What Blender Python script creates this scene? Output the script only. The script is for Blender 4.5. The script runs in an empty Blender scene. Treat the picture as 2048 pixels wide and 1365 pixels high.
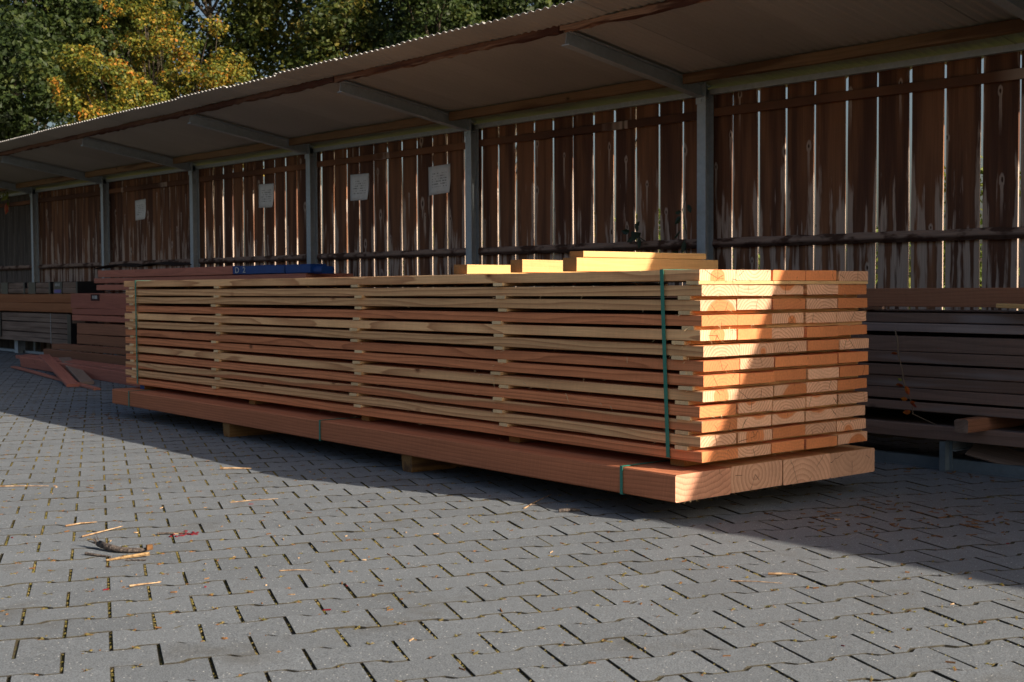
import bpy, math, random
import numpy as np
from mathutils import Vector, Matrix, Quaternion

random.seed(11)
rng = np.random.default_rng(7)
SC = bpy.context.scene
COL = SC.collection
R_ = math.radians

# ------------------------------------------------------------------ camera
CAM_F = Vector((-0.761412, 0.646972, -0.040986)).normalized()
CAM_R = Vector((0.647654, 0.761921, -0.004629)).normalized()
CAM_U = Vector((-0.028233, 0.030070, 0.999149)).normalized()
CAM_P = Vector((0.0, 0.0, 1.0))
FPX = 2514.72                       # focal length in pixels of the 2048 px wide photograph
cd = bpy.data.cameras.new("camera")
cd.sensor_width = 36.0
cd.lens = FPX / 2048.0 * 36.0
cd.clip_start, cd.clip_end = 0.05, 1500.0
cd.dof.use_dof = True
cd.dof.focus_distance = 5.6
cd.dof.aperture_fstop = 8.0
cam = bpy.data.objects.new("camera", cd)
m = Matrix((CAM_R, CAM_U, -CAM_F)).transposed().to_4x4()
m.translation = CAM_P
cam.matrix_world = m
COL.objects.link(cam)
SC.camera = cam

# ------------------------------------------------------------------ sky, sun, exposure
SUN_H = Vector((2.15, 0.635, 1.0))          # towards the sun
SUN_EL = math.atan2(SUN_H.z, math.hypot(SUN_H.x, SUN_H.y))
SUN_AZ = math.atan2(SUN_H.y, SUN_H.x)       # counter-clockwise from +X
w = bpy.data.worlds.new("World")
SC.world = w
w.use_nodes = True
nt = w.node_tree
nt.nodes.clear()
sky = nt.nodes.new("ShaderNodeTexSky")
sky.sky_type = 'NISHITA'
sky.sun_disc = False
sky.sun_elevation = SUN_EL
sky.sun_rotation = math.pi / 2 - SUN_AZ
sky.air_density, sky.dust_density, sky.ozone_density = 1.0, 5.0, 1.0
bg = nt.nodes.new("ShaderNodeBackground")
bg.inputs[1].default_value = 0.066
out = nt.nodes.new("ShaderNodeOutputWorld")
nt.links.new(sky.outputs[0], bg.inputs[0])
nt.links.new(bg.outputs[0], out.inputs[0])

sd = bpy.data.lights.new("sun", 'SUN')
sd.energy = 5.0
sd.angle = R_(0.55)
sd.color = (1.0, 0.87, 0.70)
sun = bpy.data.objects.new("sun", sd)
sun.rotation_euler = SUN_H.to_track_quat('Z', 'Y').to_euler()
sun.location = (10, 4, 20)
COL.objects.link(sun)

SC.view_settings.view_transform = 'Standard'
SC.view_settings.look = 'None'
SC.view_settings.gamma = 1.0
SC.view_settings.use_curve_mapping = False
SC.view_settings.exposure = 0.80
SC.cycles.max_bounces = 6
SC.cycles.diffuse_bounces = 4
SC.cycles.glossy_bounces = 2
SC.cycles.transparent_max_bounces = 4
SC.cycles.caustics_reflective = False
SC.cycles.caustics_refractive = False
SC.cycles.use_denoising = True


# ------------------------------------------------------------------ node helper
class NT:
    def __init__(self, name):
        self.mat = bpy.data.materials.new(name)
        self.mat.use_nodes = True
        self.t = self.mat.node_tree
        self.t.nodes.clear()
        self.out = self.t.nodes.new("ShaderNodeOutputMaterial")

    def n(self, kind, **kw):
        x = self.t.nodes.new(kind)
        for k, v in kw.items():
            setattr(x, k, v)
        return x

    def set(self, sock, v):
        if isinstance(v, bpy.types.NodeSocket):
            self.t.links.new(v, sock)
        elif v is not None:
            if isinstance(v, (tuple, list)) and len(v) == 3 and sock.type == 'RGBA':
                v = (*v, 1.0)
            sock.default_value = v

    def m(self, op, a, b=None, c=None, clamp=False):
        x = self.n("ShaderNodeMath", operation=op, use_clamp=clamp)
        for i, v in enumerate((a, b, c)):
            if v is not None:
                self.set(x.inputs[i], v)
        return x.outputs[0]

    def vec(self, a, b, c):
        x = self.n("ShaderNodeCombineXYZ")
        for i, v in enumerate((a, b, c)):
            self.set(x.inputs[i], v)
        return x.outputs[0]

    def sep(self, v):
        x = self.n("ShaderNodeSeparateXYZ")
        self.set(x.inputs[0], v)
        return x.outputs

    def vm(self, op, a, b=None):
        x = self.n("ShaderNodeVectorMath", operation=op)
        self.set(x.inputs[0], a)
        if b is not None:
            self.set(x.inputs[1], b)
        return x.outputs[0]

    def noise(self, v, scale=1.0, detail=2.0, rough=0.5, color=False):
        x = self.n("ShaderNodeTexNoise")
        self.set(x.inputs["Vector"], v)
        x.inputs["Scale"].default_value = scale
        x.inputs["Detail"].default_value = detail
        x.inputs["Roughness"].default_value = rough
        return x.outputs["Color" if color else "Fac"]

    def voro(self, v, scale=1.0, out="Distance"):
        x = self.n("ShaderNodeTexVoronoi")
        self.set(x.inputs["Vector"], v)
        x.inputs["Scale"].default_value = scale
        return x.outputs[out]

    def ramp(self, v, a, b, lo=0.0, hi=1.0, smooth=True):
        x = self.n("ShaderNodeMapRange")
        x.interpolation_type = 'SMOOTHSTEP' if smooth else 'LINEAR'
        self.set(x.inputs[0], v)
        for i, q in enumerate((a, b, lo, hi)):
            self.set(x.inputs[1 + i], q)
        return x.outputs[0]

    def mix(self, f, a, b, blend='MIX'):
        x = self.n("ShaderNodeMix", data_type='RGBA', blend_type=blend)
        self.set(x.inputs[0], f)
        self.set(x.inputs[6], a)
        self.set(x.inputs[7], b)
        return x.outputs[2]

    def scale(self, col, f):
        g = self.vec(f, f, f)
        x = self.n("ShaderNodeVectorMath", operation='MULTIPLY')
        self.set(x.inputs[0], col)
        self.set(x.inputs[1], g)
        return x.outputs[0]

    def bump(self, h, strength=0.3, dist=0.01):
        x = self.n("ShaderNodeBump")
        x.inputs["Strength"].default_value = strength
        x.inputs["Distance"].default_value = dist
        self.set(x.inputs["Height"], h)
        return x.outputs[0]

    def done(self, col, rough=0.8, normal=None, metal=0.0, spec=0.3, trans=None):
        p = self.n("ShaderNodeBsdfPrincipled")
        self.set(p.inputs["Base Color"], col)
        self.set(p.inputs["Roughness"], rough)
        self.set(p.inputs["Metallic"], metal)
        self.set(p.inputs["Specular IOR Level"], spec)
        if normal is not None:
            self.set(p.inputs["Normal"], normal)
        s = p.outputs[0]
        if trans is not None:
            tr = self.n("ShaderNodeBsdfTranslucent")
            self.set(tr.inputs[0], col)
            mx = self.n("ShaderNodeMixShader")
            mx.inputs[0].default_value = trans
            self.t.links.new(s, mx.inputs[1])
            self.t.links.new(tr.outputs[0], mx.inputs[2])
            s = mx.outputs[0]
        self.t.links.new(s, self.out.inputs[0])
        return self.mat

    def obj(self):
        return self.n("ShaderNodeTexCoord").outputs["Object"]

    def pos(self):
        return self.n("ShaderNodeNewGeometry").outputs["Position"]


def wood(name, heart, sap, freq=85.0, ring=0.55, ringcol=None, pw=0.26, ph=0.16, end=False,
         cracks=False, knots=True, val=0.14, rough=0.8, fibre=0.25, weather=None, wamt=0.5, saw=0.09):
    """Solid wood: rings round a pith whose place comes from the object's colour (G, B); R sets the heartwood radius."""
    t = NT(name)
    x, y, z = t.sep(t.obj())
    oi = t.n("ShaderNodeObjectInfo")
    cr, cg, cb = t.sep(oi.outputs["Color"])
    rnd = oi.outputs["Random"]
    seed = t.m('MULTIPLY', rnd, 73.0)
    xs = t.m('ADD', x, seed)
    py = t.m('MULTIPLY', t.m('SUBTRACT', cg, 0.5), pw)
    pz = t.m('MULTIPLY', t.m('SUBTRACT', cb, 0.5), ph)
    wv = t.noise(t.vec(t.m('MULTIPLY', xs, 0.7), 0.0, seed), 1.0, 1.0, color=True)
    wx, wy, wz = t.sep(wv)
    yy = t.m('ADD', t.m('SUBTRACT', y, py), t.m('MULTIPLY', t.m('SUBTRACT', wx, 0.5), 0.07))
    zz = t.m('ADD', t.m('SUBTRACT', z, pz), t.m('MULTIPLY', t.m('SUBTRACT', wy, 0.5), 0.07))
    r = t.m('SQRT', t.m('ADD', t.m('MULTIPLY', yy, yy), t.m('MULTIPLY', zz, zz)))
    dn = t.noise(t.vec(t.m('MULTIPLY', xs, 1.2), t.m('MULTIPLY', y, 14.0), t.m('MULTIPLY', z, 14.0)), 1.0, 2.0)
    r = t.m('ADD', r, t.m('MULTIPLY', t.m('SUBTRACT', dn, 0.5), 0.022))
    rr = t.m('FRACT', t.m('MULTIPLY', r, freq))
    rr = t.m('POWER', rr, 2.2)
    rr = t.m('MULTIPLY', rr, t.ramp(t.m('FRACT', t.m('MULTIPLY', r, freq)), 0.93, 1.0, 1.0, 0.0))
    R0 = t.m('MULTIPLY', cr, 0.30)
    sapm = t.ramp(r, t.m('SUBTRACT', R0, 0.006), t.m('ADD', R0, 0.006))
    base = t.mix(sapm, heart, sap)
    rc = ringcol or tuple(c * 0.45 for c in heart)
    alpha = oi.outputs["Alpha"]
    f = t.m('MULTIPLY', t.m('MULTIPLY', rr, ring), alpha)
    col = t.mix(f, base, rc)
    if end:
        fib = t.noise(t.vec(t.m('MULTIPLY', x, 30.0), t.m('MULTIPLY', y, 260.0), t.m('MULTIPLY', z, 60.0)), 1.0, 2.0)
    else:
        fib = t.noise(t.vec(t.m('MULTIPLY', xs, 5.0), t.m('MULTIPLY', y, 210.0), t.m('MULTIPLY', z, 210.0)), 1.0, 3.0)
    big = t.noise(t.vec(t.m('MULTIPLY', xs, 1.6), t.m('MULTIPLY', y, 9.0), t.m('MULTIPLY', z, 9.0)), 1.0, 2.0)
    k = t.m('ADD', t.m('ADD', 1.0 - fibre, t.m('MULTIPLY', fib, 2 * fibre)), t.m('MULTIPLY', t.m('SUBTRACT', big, 0.5), 0.35))
    k = t.m('MULTIPLY', k, t.m('ADD', 1.0 - val, t.m('MULTIPLY', rnd, 2 * val)))
    if not end:
        sw = t.noise(t.vec(t.m('ADD', t.m('MULTIPLY', xs, 95.0), t.m('MULTIPLY', z, 14.0)), t.m('MULTIPLY', y, 6.0), t.m('MULTIPLY', z, 5.0)), 1.0, 2.0)
        k = t.m('MULTIPLY', k, t.m('ADD', 1.0 - saw, t.m('MULTIPLY', sw, 2 * saw)))
    col = t.scale(col, k)
    if knots and not end:
        kn = t.n("ShaderNodeTexVoronoi")
        t.set(kn.inputs["Vector"], t.vec(t.m('MULTIPLY', xs, 3.0), t.m('MULTIPLY', y, 4.6), t.m('MULTIPLY', z, 4.6)))
        kn.inputs["Scale"].default_value = 1.0
        kd = t.m('ADD', kn.outputs["Distance"], t.m('MULTIPLY', t.m('SUBTRACT', fib, 0.5), 0.03))
        has = t.ramp(t.sep(kn.outputs["Color"])[0], 0.35, 0.38)
        col = t.mix(t.m('MULTIPLY', t.ramp(kd, 0.07, 0.13, 0.55, 0.0), has), col, tuple(c * 0.5 for c in heart))
        col = t.mix(t.m('MULTIPLY', t.ramp(kd, 0.045, 0.07, 0.8, 0.0), has), col, tuple(c * 0.22 for c in heart))
    if weather:
        wn = t.noise(t.vec(t.m('MULTIPLY', xs, 0.9), t.m('MULTIPLY', y, 12.0), t.m('MULTIPLY', z, 12.0)), 1.0, 3.0)
        col = t.mix(t.ramp(wn, 0.62 - wamt * 0.3, 0.78 - wamt * 0.3), col, weather)
    if cracks:
        an = t.m('ARCTAN2', zz, yy)
        cn = t.m('ADD', t.m('MULTIPLY', an, 0.85), t.m('MULTIPLY', rnd, 9.0))
        cn = t.m('ADD', cn, t.m('MULTIPLY', t.noise(t.vec(0.0, t.m('MULTIPLY', y, 30.0), t.m('MULTIPLY', z, 30.0)), 1.0, 1.0), 0.12))
        cd_ = t.m('ABSOLUTE', t.m('SUBTRACT', t.m('FRACT', cn), 0.5))
        cd_ = t.m('MULTIPLY', cd_, r)
        msk = t.ramp(t.noise(t.vec(seed, t.m('MULTIPLY', y, 16.0), t.m('MULTIPLY', z, 16.0)), 1.0, 0.0), 0.46, 0.54)
        f2 = t.m('MULTIPLY', t.ramp(cd_, 0.0006, 0.0016, 0.85, 0.0), msk)
        col = t.mix(f2, col, tuple(c * 0.12 for c in heart))
    bm = t.bump(fib, 0.35 if not end else 0.25, 0.004)
    return t.done(col, rough, bm, spec=0.2)


HEART, SAP = (0.76, 0.285, 0.13), (0.88, 0.515, 0.255)
M = {}
M['plank'] = wood("plank_wood", HEART, SAP, 66, 0.75, (0.33, 0.105, 0.045), fibre=0.3)
M['plank_end'] = wood("plank_end_grain", (0.68, 0.25, 0.10), (0.78, 0.46, 0.30), 66, 0.8, (0.42, 0.165, 0.085), end=True, cracks=True)
M['beam'] = wood("beam_wood", (0.60, 0.22, 0.11), (0.68, 0.38, 0.19), 55, 0.5, (0.34, 0.10, 0.045), pw=0.36, ph=0.3, knots=False, fibre=0.24, saw=0.16)
M['beam_end'] = wood("beam_end_grain", (0.72, 0.37, 0.24), (0.70, 0.42, 0.28), 40, 0.85, (0.44, 0.19, 0.115), pw=0.36, ph=0.3, end=True, cracks=True)
M['yellow'] = wood("yellow_timber", (0.60, 0.335, 0.125), (0.67, 0.42, 0.18), 70, 0.25, (0.42, 0.22, 0.07))
M['yellow_end'] = wood("yellow_timber_end", (0.34, 0.17, 0.06), (0.38, 0.20, 0.08), 80, 0.4, (0.18, 0.08, 0.03), end=True)
M['bearer'] = wood("bearer_wood", (0.40, 0.20, 0.065), (0.46, 0.255, 0.09), 70, 0.3)
M['gnarled'] = wood("gnarled_bearer_wood", (0.30, 0.145, 0.05), (0.33, 0.18, 0.07), 70, 0.4, weather=(0.12, 0.065, 0.035), wamt=0.5)
M['sticker'] = wood("sticker_wood", (0.72, 0.46, 0.22), (0.78, 0.54, 0.28), 90, 0.3, knots=False)
M['sticker_end'] = wood("sticker_end_grain", (0.82, 0.58, 0.32), (0.86, 0.63, 0.37), 110, 0.3, end=True)
M['dark'] = wood("dark_timber", (0.215, 0.142, 0.112), (0.24, 0.16, 0.13), 60, 0.35, fibre=0.22, weather=(0.24, 0.20, 0.19), wamt=0.35)
M['brown'] = wood("brown_timber", (0.31, 0.14, 0.08), (0.35, 0.16, 0.095), 60, 0.35, fibre=0.2)
M['red'] = wood("red_timber", (0.43, 0.16, 0.115), (0.48, 0.185, 0.13), 60, 0.3, fibre=0.18)
M['orange'] = wood("orange_timber", (0.36, 0.14, 0.06), (0.40, 0.165, 0.075), 60, 0.35)
M['grey'] = wood("weathered_timber", (0.21, 0.145, 0.115), (0.25, 0.18, 0.145), 60, 0.35, weather=(0.29, 0.21, 0.17), wamt=0.6)
M['purlin'] = wood("purlin_wood", (0.17, 0.085, 0.058), (0.30, 0.19, 0.135), 60, 0.4, weather=(0.085, 0.035, 0.027), wamt=0.6)
M['purlin_b'] = wood("rear_purlin_wood", (0.235, 0.145, 0.085), (0.27, 0.17, 0.10), 60, 0.3, weather=(0.11, 0.06, 0.035), wamt=0.4)


def fence_mat(name, lo, hi, bleach):
    t = NT(name)
    x, y, z = t.sep(t.obj())
    wz = t.sep(t.pos())[2]
    rnd = t.n("ShaderNodeObjectInfo").outputs["Random"]
    seed = t.m('MULTIPLY', rnd, 61.0)
    xs = t.m('ADD', x, seed)
    big = t.noise(t.vec(t.m('MULTIPLY', xs, 0.8), t.m('MULTIPLY', y, 10.0), seed), 1.0, 3.0)
    fib = t.noise(t.vec(t.m('MULTIPLY', xs, 3.0), t.m('MULTIPLY', y, 140.0), seed), 1.0, 3.0)
    col = t.mix(t.ramp(t.m('ADD', big, t.m('MULTIPLY', t.m('SUBTRACT', rnd, 0.5), 0.22)), 0.32, 0.72), lo, hi)
    col = t.scale(col, t.m('ADD', 0.7, t.m('MULTIPLY', fib, 0.6)))
    # bleached, bare streaks: more of them low down and along the board's edges
    st = t.noise(t.vec(t.m('MULTIPLY', xs, 1.7), t.m('MULTIPLY', y, 19.0), seed), 1.0, 4.0, 0.55)
    edge = t.ramp(t.m('ABSOLUTE', y), 0.065, 0.12, 0.0, 0.18)
    low = t.ramp(wz, 1.25, 2.15, 0.15, -0.10, False)
    s = t.m('ADD', t.m('ADD', st, edge), low)
    col = t.mix(t.ramp(s, 0.63, 0.72, 0.0, 0.85), col, t.scale(bleach, t.m('ADD', 0.5, t.m('MULTIPLY', fib, 1.0))))
    # knots with a pale halo that runs down in a tail
    kv = t.n("ShaderNodeTexVoronoi", voronoi_dimensions='2D')
    kv.inputs["Scale"].default_value = 1.0
    wob = t.noise(t.vec(t.m('MULTIPLY', xs, 9.0), t.m('MULTIPLY', y, 40.0), seed), 1.0, 2.0)
    vx, vy = t.m('MULTIPLY', xs, 1.55), t.m('ADD', t.m('MULTIPLY', y, 4.8), t.m('MULTIPLY', seed, 0.37))
    t.set(kv.inputs["Vector"], t.vec(vx, vy, 0.0))
    pk = t.sep(kv.outputs["Position"])
    dx, dy = t.m('SUBTRACT', vx, pk[0]), t.m('SUBTRACT', vy, pk[1])
    kd = t.m('ADD', t.m('SQRT', t.m('ADD', t.m('MULTIPLY', t.m('MULTIPLY', dx, dx), 2.2), t.m('MULTIPLY', dy, dy))), t.m('MULTIPLY', t.m('SUBTRACT', wob, 0.5), 0.11))
    # the tail: a strip below the knot (x runs up the board) that narrows downwards
    tail = t.m('MULTIPLY', t.ramp(t.m('ADD', t.m('ABSOLUTE', dy), t.m('MULTIPLY', t.m('SUBTRACT', wob, 0.5), 0.08)), 0.035, 0.06, 1.0, 0.0), t.m('MULTIPLY', t.ramp(dx, -0.5, -0.05), t.ramp(dx, -0.02, 0.03, 1.0, 0.0)))
    has = t.ramp(t.sep(kv.outputs["Color"])[0], 0.45, 0.49)
    kd = t.m('MULTIPLY', kd, t.m('ADD', 0.62, t.m('MULTIPLY', t.sep(kv.outputs["Color"])[1], 1.0)))
    col = t.mix(t.m('MULTIPLY', t.m('MAXIMUM', t.ramp(kd, 0.085, 0.12, 1.0, 0.0), tail), t.m('MULTIPLY', has, 0.8)), col, t.scale(bleach, t.m('ADD', 0.6, t.m('MULTIPLY', fib, 0.8))))
    col = t.mix(t.m('MULTIPLY', t.ramp(kd, 0.03, 0.055, 0.95, 0.0), has), col, tuple(c * 0.6 for c in lo))
    return t.done(col, 0.85, t.bump(fib, 0.35, 0.004), spec=0.15)


M['fence'] = fence_mat("fence_wood", (0.115, 0.056, 0.040), (0.29, 0.135, 0.074), (0.56, 0.44, 0.375))
M['fence_grey'] = fence_mat("grey_fence_wood", (0.07, 0.06, 0.055), (0.12, 0.10, 0.09), (0.16, 0.14, 0.13))


def ledger_mat():
    t = NT("ledger_wood")
    x, y, z = t.sep(t.obj())
    rnd = t.n("ShaderNodeObjectInfo").outputs["Random"]
    xs = t.m('ADD', x, t.m('MULTIPLY', rnd, 50.0))
    fib = t.noise(t.vec(t.m('MULTIPLY', xs, 6.0), t.m('MULTIPLY', y, 150.0), t.m('MULTIPLY', z, 150.0)), 1.0, 3.0)
    bl = t.noise(t.vec(t.m('MULTIPLY', xs, 4.2), t.m('MULTIPLY', y, 6.0), t.m('MULTIPLY', z, 9.0)), 1.0, 3.0, 0.6)
    col = t.scale((0.36, 0.255, 0.21), t.m('ADD', 0.55, t.m('MULTIPLY', fib, 0.9)))
    col = t.mix(t.ramp(bl, 0.48, 0.60), col, (0.10, 0.055, 0.042))
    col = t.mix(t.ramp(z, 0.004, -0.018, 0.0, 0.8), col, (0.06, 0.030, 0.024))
    return t.done(col, 0.85, t.bump(fib, 0.4, 0.004), spec=0.15)


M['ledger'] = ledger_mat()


def steel(name, c):
    t = NT(name)
    p = t.pos()
    n1 = t.noise(p, 9.0, 4.0, 0.6)
    n2 = t.voro(p, 38.0, "Color")
    k = t.m('ADD', t.m('ADD', 0.72, t.m('MULTIPLY', n1, 0.42)), t.m('MULTIPLY', t.sep(n2)[0], 0.12))
    return t.done(t.scale(c, k), t.ramp(n1, 0.3, 0.7, 0.42, 0.62), None, 0.35, 0.4)


M['steel'] = steel("galvanised_steel", (0.44, 0.50, 0.56))


def sheet():
    t = NT("roof_sheet_metal")
    p = t.pos()
    x, y, z = t.sep(p)
    n1 = t.noise(t.vec(t.m('MULTIPLY', x, 1.0), t.m('MULTIPLY', y, 0.5), 0.0), 1.3, 4.0, 0.6)
    n2 = t.noise(p, 60.0, 2.0)
    rnd = t.n("ShaderNodeObjectInfo").outputs["Random"]
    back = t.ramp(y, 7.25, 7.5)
    col = t.mix(back, (0.46, 0.455, 0.445), (0.36, 0.37, 0.34))  # back strip darkened, with the green cast of ground light put into the colour
    k = t.m('ADD', t.m('ADD', 0.72, t.m('MULTIPLY', n1, 0.4)), t.m('MULTIPLY', n2, 0.12))
    k = t.m('MULTIPLY', k, t.m('ADD', 0.93, t.m('MULTIPLY', rnd, 0.14)))
    return t.done(t.scale(col, k), 0.6, None, 0.0, 0.35)


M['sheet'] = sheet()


def paver_mat():
    t = NT("paver_concrete")
    p = t.pos()
    g = t.n("ShaderNodeNewGeometry").outputs["Random Per Island"]
    rnd = t.n("ShaderNodeObjectInfo").outputs["Random"]
    tone = t.m('FRACT', t.m('ADD', g, t.m('MULTIPLY', rnd, 7.3)))
    big = t.noise(p, 1.1, 4.0, 0.6)
    mid = t.noise(p, 34.0, 3.0, 0.7)
    fine = t.noise(p, 190.0, 2.0, 0.8)
    k = t.m('ADD', 0.73, t.m('MULTIPLY', tone, 0.15))
    k = t.m('ADD', k, t.m('MULTIPLY', big, 0.30))
    k = t.m('ADD', k, t.m('MULTIPLY', t.m('SUBTRACT', mid, 0.5), 0.45))
    k = t.m('ADD', k, t.m('MULTIPLY', t.m('SUBTRACT', fine, 0.5), 2.0))
    col = t.scale((0.158, 0.176, 0.197), k)
    v = t.n("ShaderNodeTexVoronoi")
    t.set(v.inputs["Vector"], p)
    v.inputs["Scale"].default_value = 75.0
    gr = t.m('MULTIPLY', t.ramp(v.outputs["Distance"], 0.10, 0.22, 1.0, 0.0), t.ramp(t.sep(v.outputs["Color"])[0], 0.70, 0.76))
    col = t.mix(t.m('MULTIPLY', gr, 0.95), col, (0.62, 0.61, 0.59))
    gd = t.m('MULTIPLY', t.ramp(v.outputs["Distance"], 0.15, 0.3, 1.0, 0.0), t.ramp(t.sep(v.outputs["Color"])[1], 0.84, 0.88))
    col = t.mix(t.m('MULTIPLY', gd, 0.6), col, (0.06, 0.06, 0.06))
    st = t.noise(p, 2.7, 5.0, 0.65)
    col = t.mix(t.ramp(st, 0.55, 0.74, 0.0, 0.5), col, (0.085, 0.08, 0.07))
    h = t.m('ADD', t.m('MULTIPLY', fine, 0.7), mid)
    return t.done(col, 0.82, t.bump(h, 0.55, 0.004), spec=0.35)


M['paver'] = paver_mat()


def simple(name, c, scale=20.0, amp=0.35, rough=0.85, c2=None, bump=0.0, spec=0.25, trans=None, detail=4.0):
    t = NT(name)
    p = t.pos()
    n1 = t.noise(p, scale, detail, 0.6)
    col = t.mix(t.ramp(n1, 0.38, 0.62), c, c2) if c2 else t.scale(c, t.m('ADD', 1.0 - amp, t.m('MULTIPLY', n1, 2 * amp)))
    return t.done(col, rough, t.bump(n1, bump, 0.01) if bump else None, spec=spec, trans=trans)


M['bed'] = simple("joint_soil", (0.062, 0.047, 0.032), 30.0, c2=(0.095, 0.085, 0.030), bump=0.6)
M['grime'] = simple("joint_grime", (0.030, 0.027, 0.022), 40.0, c2=(0.055, 0.050, 0.035))
M['yard_far'] = simple("far_paving", (0.14, 0.142, 0.145), 3.0, 0.25)
M['earth'] = simple("verge_soil_and_grass", (0.10, 0.09, 0.04), 3.0, c2=(0.07, 0.10, 0.025), bump=0.5)
M['moss'] = simple("moss", (0.10, 0.090, 0.020), 45.0, c2=(0.17, 0.13, 0.05), bump=0.8)
M['litter'] = simple("plant_litter", (0.19, 0.09, 0.035), 60.0, c2=(0.10, 0.05, 0.02))
M['litter2'] = simple("tan_bark", (0.16, 0.095, 0.045), 60.0, c2=(0.33, 0.22, 0.11))
M['steel_dark'] = steel("dull_rack_steel", (0.19, 0.245, 0.285))
M['strap'] = simple("green_strap", (0.025, 0.21, 0.16), 40.0, 0.15, 0.35, spec=0.5)
M['blue'] = simple("blue_end_paint", (0.010, 0.06, 0.26), 14.0, 0.3, 0.5)
M['chalk'] = simple("white_chalk", (0.62, 0.66, 0.70), 80.0, 0.25)
M['black'] = simple("black_wrap_film", (0.014, 0.016, 0.020), 10.0, 0.3, 0.35, spec=0.5)
M['violet'] = simple("violet_print", (0.16, 0.13, 0.42), 60.0, 0.3, 0.5)
M['pale'] = simple("pale_print", (0.40, 0.42, 0.43), 60.0, 0.3, 0.5)
M['splinter'] = simple("fresh_splinter", (0.62, 0.45, 0.26), 60.0, 0.25)
M['chip'] = simple("wood_chip", (0.20, 0.115, 0.06), 30.0, c2=(0.48, 0.34, 0.21))
M['bark'] = simple("dry_bark", (0.055, 0.046, 0.044), 70.0, c2=(0.14, 0.115, 0.10), bump=0.9)
M['trunk'] = simple("tree_bark", (0.045, 0.036, 0.028), 12.0, c2=(0.085, 0.068, 0.05), bump=0.8)
M['red_leaf'] = simple("red_leaf", (0.34, 0.03, 0.025), 30.0, c2=(0.48, 0.14, 0.02), rough=0.5, trans=0.25)
M['green_leaf'] = simple("dark_ivy_leaf", (0.016, 0.03, 0.014), 30.0, c2=(0.022, 0.045, 0.02), rough=0.4)
M['lime_leaf'] = simple("lime_leaf", (0.16, 0.24, 0.03), 30.0, c2=(0.26, 0.25, 0.04), rough=0.5, trans=0.3)
M['stem'] = simple("dry_stem", (0.16, 0.12, 0.085), 40.0, 0.3)


def paper():
    t = NT("notice_paper")
    x, y, z = t.sep(t.obj())
    rnd = t.n("ShaderNodeObjectInfo").outputs["Random"]
    ln = t.m('FRACT', t.m('MULTIPLY', y, 38.0))
    row = t.ramp(t.m('ABSOLUTE', t.m('SUBTRACT', ln, 0.5)), 0.16, 0.2, 1.0, 0.0)
    word = t.ramp(t.noise(t.vec(t.m('MULTIPLY', x, 55.0), t.m('FLOOR', t.m('MULTIPLY', y, 38.0)), t.m('MULTIPLY', rnd, 9.0)), 1.0, 1.0), 0.5, 0.54)
    inb = t.m('MULTIPLY', t.ramp(t.m('ABSOLUTE', x), 0.115, 0.12, 1.0, 0.0), t.ramp(t.m('ABSOLUTE', y), 0.085, 0.09, 1.0, 0.0))
    f = t.m('MULTIPLY', t.m('MULTIPLY', row, word), inb)
    n1 = t.noise(t.obj(), 9.0, 3.0)
    col = t.scale((0.84, 0.85, 0.88), t.m('ADD', 0.8, t.m('MULTIPLY', n1, 0.4)))
    col = t.mix(t.m('MULTIPLY', f, 0.8), col, (0.10, 0.10, 0.12))
    return t.done(col, 0.7)


M['paper'] = paper()


def leafmat(name, cols, trans=0.35):
    t = NT(name)
    g = t.n("ShaderNodeNewGeometry")
    r = g.outputs["Random Per Island"]
    n1 = t.noise(g.outputs["Position"], 0.9, 3.0, 0.6)
    f = t.m('ADD', t.m('MULTIPLY', r, 0.62), t.m('MULTIPLY', t.ramp(n1, 0.32, 0.68), 0.38))
    cr = t.n("ShaderNodeValToRGB")
    t.set(cr.inputs[0], f)
    e = cr.color_ramp.elements
    e[0].position, e[0].color = 0.0, (*cols[0], 1)
    e[1].position, e[1].color = 1.0, (*cols[-1], 1)
    for i, c in enumerate(cols[1:-1]):
        q = e.new((i + 1) / (len(cols) - 1))
        q.color = (*c, 1)
    return t.done(cr.outputs[0], 0.55, spec=0.3, trans=trans)


M['leaf_dark'] = leafmat("dark_green_leaves", [(0.010, 0.020, 0.007), (0.024, 0.042, 0.012), (0.045, 0.070, 0.016), (0.10, 0.11, 0.022)])
M['leaf_mid'] = leafmat("olive_green_leaves", [(0.014, 0.028, 0.008), (0.040, 0.062, 0.013), (0.085, 0.10, 0.018), (0.20, 0.14, 0.022)])
M['leaf_gold'] = leafmat("golden_leaves", [(0.018, 0.036, 0.008), (0.06, 0.085, 0.014), (0.15, 0.165, 0.022), (0.31, 0.205, 0.024), (0.48, 0.15, 0.02)])
M['leaf_lime'] = leafmat("sunlit_shrub_leaves", [(0.05, 0.08, 0.015), (0.10, 0.14, 0.02), (0.20, 0.20, 0.035)])

# ------------------------------------------------------------------ object helpers
WM = {}


def link(o, parent=None):
    COL.objects.link(o)
    WM[o.name] = o.matrix_basis.copy()
    if parent is not None:
        o.parent = parent
        o.matrix_parent_inverse = WM[parent.name].inverted()
    return o


def tag(o, label=None, cat=None, group=None, kind=None):
    for k, v in (("label", label), ("category", cat), ("group", group), ("kind", kind)):
        if v:
            o[k] = v
    return o


def thing(name, loc, label, cat, group=None):
    o = bpy.data.objects.new(name, None)
    o.empty_display_size = 0.1
    o.matrix_basis = Matrix.Translation(Vector(loc))
    link(o)
    return tag(o, label, cat, group)


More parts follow.
